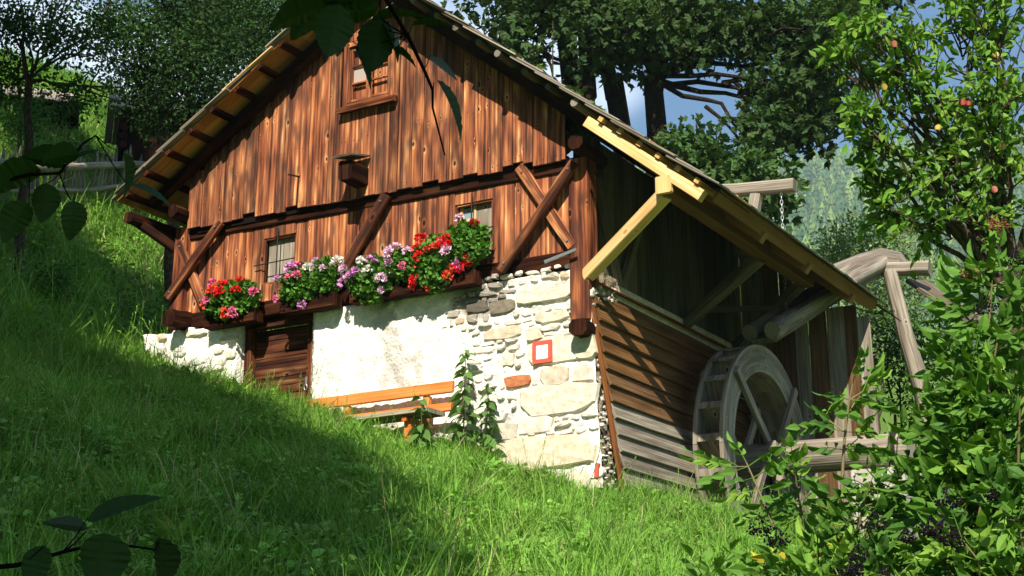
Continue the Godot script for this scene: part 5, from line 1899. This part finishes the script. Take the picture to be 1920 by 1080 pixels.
# a broad toothed leaf with veins pressed in
func lobed_leaf(m: MB, xf: Transform3D, l: float, w: float) -> void:
	var n := 16
	var edge := []
	for s in [-1.0, 1.0]:
		var side := []
		for k in n + 1:
			var f := float(k) / n
			var prof := pow(sin(PI * pow(f, 0.78)), 0.75) * (1.0 - 0.15 * f)
			var tooth := 1.0 + (0.05 if k % 2 else -0.03)
			side.append(Vector3(s * prof * w / 2 * tooth, f * l, 0.06 * w * sin(f * 40.0) * 0.35 + 0.18 * w * prof - 0.22 * l * f * f))
		edge.append(side)
	for si in 2:
		for k in n:
			var a := Vector3(0, float(k) / n * l, -0.22 * l * pow(float(k) / n, 2))
			var b := Vector3(0, float(k + 1) / n * l, -0.22 * l * pow(float(k + 1) / n, 2))
			var c: Vector3 = edge[si][k]
			var d: Vector3 = edge[si][k + 1]
			if si == 1: m.quad(xf * a, xf * c, xf * d, xf * b)
			else: m.quad(xf * a, xf * b, xf * d, xf * c)


func make_near_twigs() -> void:
	leaf_mat("hazel_leaf", Color.WHITE, 0.4, 0.55)
	hanging_twig("hazel_twig", "dark hazel twig hanging over the gable from the top of the picture", [Vector3(5.80, -0.90, 11.58), Vector3(5.80, -0.97, 11.52), Vector3(5.81, -1.03, 11.45), Vector3(5.80, -1.07, 11.38), Vector3(5.80, -1.10, 11.35), Vector3(5.78, -1.12, 11.32), Vector3(5.79, -1.21, 11.29)], [
		[Vector3(5.73, -1.06, 11.67), 200.0, 0.105, 0.085, 0, 0.2], [Vector3(5.78, -1.09, 11.63), 250.0, 0.10, 0.075, 0, 0.6], [Vector3(5.76, -1.01, 11.55), 190.0, 0.09, 0.07, 0, 0.5], [Vector3(5.77, -0.97, 11.43), 20.0, 0.10, 0.08, 0, 0.3], [Vector3(5.76, -1.015, 11.43), 300.0, 0.09, 0.065, 1, 0.6], [Vector3(5.745, -1.04, 11.46), 255.0, 0.10, 0.075, 0, 0.3], [Vector3(5.78, -1.05, 11.41), 330.0, 0.055, 0.055, 0, 0.2], [Vector3(5.88, -1.03, 11.47), 5.0, 0.075, 0.055, 0, 0.3], [Vector3(5.71, -1.065, 11.44), 302.0, 0.085, 0.032, 0, 1.1], [Vector3(5.785, -1.025, 11.29), 322.0, 0.07, 0.022, 1, 1.2], [Vector3(5.79, -1.10, 11.26), 310.0, 0.125, 0.058, 0, 0.8], [Vector3(5.80, -1.02, 11.62), 170.0, 0.10, 0.08, 0, 0.5], [Vector3(5.70, -1.03, 11.60), 215.0, 0.10, 0.09, 0, 0.2]])
	hanging_twig("hazel_twig", "dark hazel twig reaching in from the left edge before the picket fence", [Vector3(5.15, -1.33, 11.95), Vector3(5.24, -1.35, 11.88), Vector3(5.30, -1.335, 11.85), Vector3(5.34, -1.33, 11.82), Vector3(5.38, -1.28, 11.81), Vector3(5.40, -1.265, 11.80)], [
		[Vector3(5.27, -1.34, 11.86), 200.0, 0.10, 0.09, 0, 0.2], [Vector3(5.32, -1.305, 11.84), 170.0, 0.075, 0.065, 0, 0.4], [Vector3(5.42, -1.335, 11.89), 190.0, 0.06, 0.05, 0, 0.5], [Vector3(5.38, -1.30, 11.81), 40.0, 0.06, 0.03, 0, 0.8], [Vector3(5.37, -1.30, 11.69), 285.0, 0.085, 0.060, 0, 0.3], [Vector3(5.40, -1.325, 11.66), 350.0, 0.08, 0.035, 0, 0.6], [Vector3(5.31, -1.38, 11.82), 265.0, 0.07, 0.055, 0, 0.2], [Vector3(5.35, -1.41, 11.79), 275.0, 0.07, 0.05, 0, 0.4], [Vector3(5.26, -1.41, 11.84), 230.0, 0.08, 0.06, 0, 0.4]])
	hanging_twig("hazel_twig", "dark hazel twig across the lower left corner", [Vector3(5.30, -2.03, 11.99), Vector3(5.43, -2.015, 11.91), Vector3(5.45, -1.99, 11.84), Vector3(5.51, -1.975, 11.81), Vector3(5.61, -1.99, 11.80)], [
		[Vector3(5.50, -1.91, 11.77), 22.0, 0.12, 0.045, 0, 0.9], [Vector3(5.42, -1.94, 11.81), 160.0, 0.07, 0.03, 1, 0.9], [Vector3(5.54, -2.01, 11.84), 270.0, 0.09, 0.085, 0, 0.3], [Vector3(5.62, -2.01, 11.79), 280.0, 0.08, 0.07, 0, 0.2], [Vector3(5.45, -2.02, 11.89), 250.0, 0.075, 0.05, 0, 0.4]])


func make_fence() -> void:
	var o := thing("picket_fence", Vector3(-15.5, ground_y(-15.5, -6.0), -6.0), "weathered grey picket fence with pointed pales on the hillside at the upper left", "fence")
	var x0 := Vector2(-14.3, -3.6)
	var x1 := Vector2(-16.6, -9.6)
	var n := 34
	for k in n:
		var f := k / (n - 1.0)
		var p := x0.lerp(x1, f)
		var y := ground_y(p.x, p.y)
		var m := MB.new()
		m.col = tone(0.5, 0.85, 0.08)
		var h := rng.randf_range(0.95, 1.3)
		var lean := Vector3(rng.randf_range(-0.06, 0.06), 0, rng.randf_range(-0.10, 0.10))
		var b := Vector3(p.x, y - 0.1, p.y)
		var dir := Vector3(x1.x - x0.x, 0, x1.y - x0.y).normalized()
		bar(m, b, b + Vector3(0, h, 0) + lean, 0.035, 0.10, dir, 0.01)
		bar(m, b + Vector3(0, h, 0) + lean, b + Vector3(0, h + 0.16, 0) + lean * 1.1, 0.034, 0.098, dir, 0.008, 1, 0.0, 0.15)
		part("pale", m, M.grey_wood, o)
	for h in [0.35, 0.85]:
		var m := MB.new()
		m.col = tone(0.95, 1.0)
		var pts := []
		var r := []
		for k in 9:
			var p := x0.lerp(x1, k / 8.0)
			pts.append(Vector3(p.x + 0.09, ground_y(p.x, p.y) + h + rng.randf_range(-0.03, 0.03), p.y + 0.04))
			r.append(0.05 if h < 0.5 else 0.085)
		tube(m, pts, r, 8, 0.06)
		part("rail", m, M.grey_wood, o)
	hut(Vector3(-17.4, 11.6, -9.6), 1.1, "small hut with a grey board roof half hidden behind the fence")
	hut(Vector3(-20.43, 12.16, -8.68), 0.9, "dark little hut roof at the left edge above the fence")


func hut(top: Vector3, half: float, label: String) -> void:
	var g := ground_y(top.x, top.z - 0.7)
	var o := thing("hut", Vector3(top.x, g, top.z), label, "hut")
	var dir := Vector3(0.75, 0, 0.66).normalized()      # across the ridge
	var rd := Vector3(-dir.z, 0, dir.x)                 # along the ridge
	var m := MB.new()
	m.col = tone(0.22, 0.25)
	bar(m, Vector3(top.x, g - 0.3, top.z) - rd * 0.9, Vector3(top.x, top.y - 0.55, top.z) - rd * 0.9, half * 1.5, 1.6, rd, 0.02)
	var w := part("wall", m, M.dark_wood, o)
	for k in 5:
		m = MB.new()
		m.col = tone(0.35, 0.5)
		var y := top.y - 0.7 - 0.22 * k
		tube(m, [Vector3(top.x, y, top.z) - dir * half * 0.85, Vector3(top.x, y, top.z) + dir * half * 0.85], [0.10, 0.10], 8, 0.05)
		part("log", m, M.dark_wood, w)
	m = MB.new()
	tube(m, [top - Vector3(0, 0.05, 0) - rd * 1.7, top - Vector3(0, 0.05, 0) + rd * 0.2], [0.06, 0.06], 8)
	var roof := part("roof", m, M.grey_wood, o)
	for s in [-1.0, 1.0]:
		for k in 11:
			m = MB.new()
			m.col = tone(0.8, 1.2)
			var at := top + rd * (0.28 - 0.18 * k)
			bar(m, at, at + dir * s * half * rng.randf_range(1.1, 1.22) + Vector3(0, -half * 0.72, 0), 0.175, 0.025, Vector3(0, 1, 0), 0.004)
			part("board", m, M.grey_wood, roof)


func make_mountain() -> void:
	var D := Vector2(-0.333, -0.943)
	var P := Vector2(0.943, -0.333)
	var e := Vector2(EYE.x, EYE.z)
	var hy := func(s: float, r: float) -> float:
		var f := clampf((r - 330.0) / 570.0, 0.0, 1.0)
		var y := 10.0 + 312.0 * pow(f, 0.85) + 14.0 * noise.get_noise_2d(s * 0.012, r * 0.012) * f + s * 0.02
		if r > 900.0: y -= (r - 900.0) * 0.35
		return y
	var m := MB.new()
	var ss := steps([-700.0, 700.0, 35.0])
	var rs := steps([300.0, 1400.0, 40.0])
	for i in ss.size() - 1:
		for j in rs.size() - 1:
			var c := []
			for q in [[0, 0], [1, 0], [1, 1], [0, 1]]:
				var s: float = ss[i + q[0]]
				var r: float = rs[j + q[1]]
				var p := e + D * r + P * s
				c.append(Vector3(p.x, hy.call(s, r), p.y))
			m.quad(c[0], c[1], c[2], c[3])
	part("mountain", m, M.soil).set_meta("kind", "structure")
	var fir := MB.new()
	for tier in 5:
		var y0 := 0.12 + 0.17 * tier
		var y1 := y0 + 0.30
		var r := 0.20 * (1.0 - 0.17 * tier)
		for k in 9:
			var a := TAU * k / 9 + tier * 0.5
			var b := a + TAU / 9 * 0.85
			fir.col = Color.WHITE * rng.randf_range(0.75, 1.2)
			var rr := r * rng.randf_range(0.75, 1.2)
			fir.tri(Vector3(cos(a) * rr, y0 - rng.randf() * 0.05, sin(a) * rr), Vector3(0, minf(y1, 1.0), 0), Vector3(cos(b) * rr, y0, sin(b) * rr))
	fir.col = Color(0.5, 0.4, 0.3)
	tube(fir, [Vector3(0, -0.05, 0), Vector3(0, 0.3, 0)], [0.018, 0.014], 5)
	var fm := fir.mesh()
	var xfs := []
	var cols := []
	for k in 14000:
		var s := rng.randf_range(-260, 260)
		var r := rng.randf_range(400.0, 915.0)
		var p := e + D * r + P * s
		var h := rng.randf_range(9.0, 18.0)
		xfs.append(Transform3D(Basis(Vector3.UP, rng.randf() * TAU).scaled(Vector3(h * 1.5, h, h * 1.5)), Vector3(p.x, hy.call(s, r) - 0.5, p.y)))
		var g := rng.randf_range(0.6, 1.5)
		var larch := rng.randf() < 0.4
		cols.append(Color(0.15 * g, 0.23 * g, 0.055 * g) if larch else Color(0.06 * g, 0.125 * g, 0.04 * g))
	stuff("mountain_forest", fm, xfs, cols, M.leaf)


func _ready() -> void:
	rng.seed = 20240611
	noise.seed = 3
	noise.noise_type = FastNoiseLite.TYPE_SIMPLEX_SMOOTH
	noise.frequency = 1.0
	noise.fractal_octaves = 2
	light_and_lens()
	materials()
	make_ground()
	make_mountain()
	make_mill()
	make_wheel()
	make_flume()
	make_trees()
	make_fence()
	make_apple_tree()
	make_elders()
	make_bench()
	make_flowers()
	make_wall_plants()
	make_near_twigs()
	make_grass()
	for c in get_children():
		if c is MultiMeshInstance3D and not c.has_meta("label"):
			if c.name.begins_with("grass"): tag(c, "long green meadow grass and herbs covering the slope before the mill", "grass", "grass")
			else: tag(c, "conifer and larch forest covering the hazy mountain at the right", "forest")
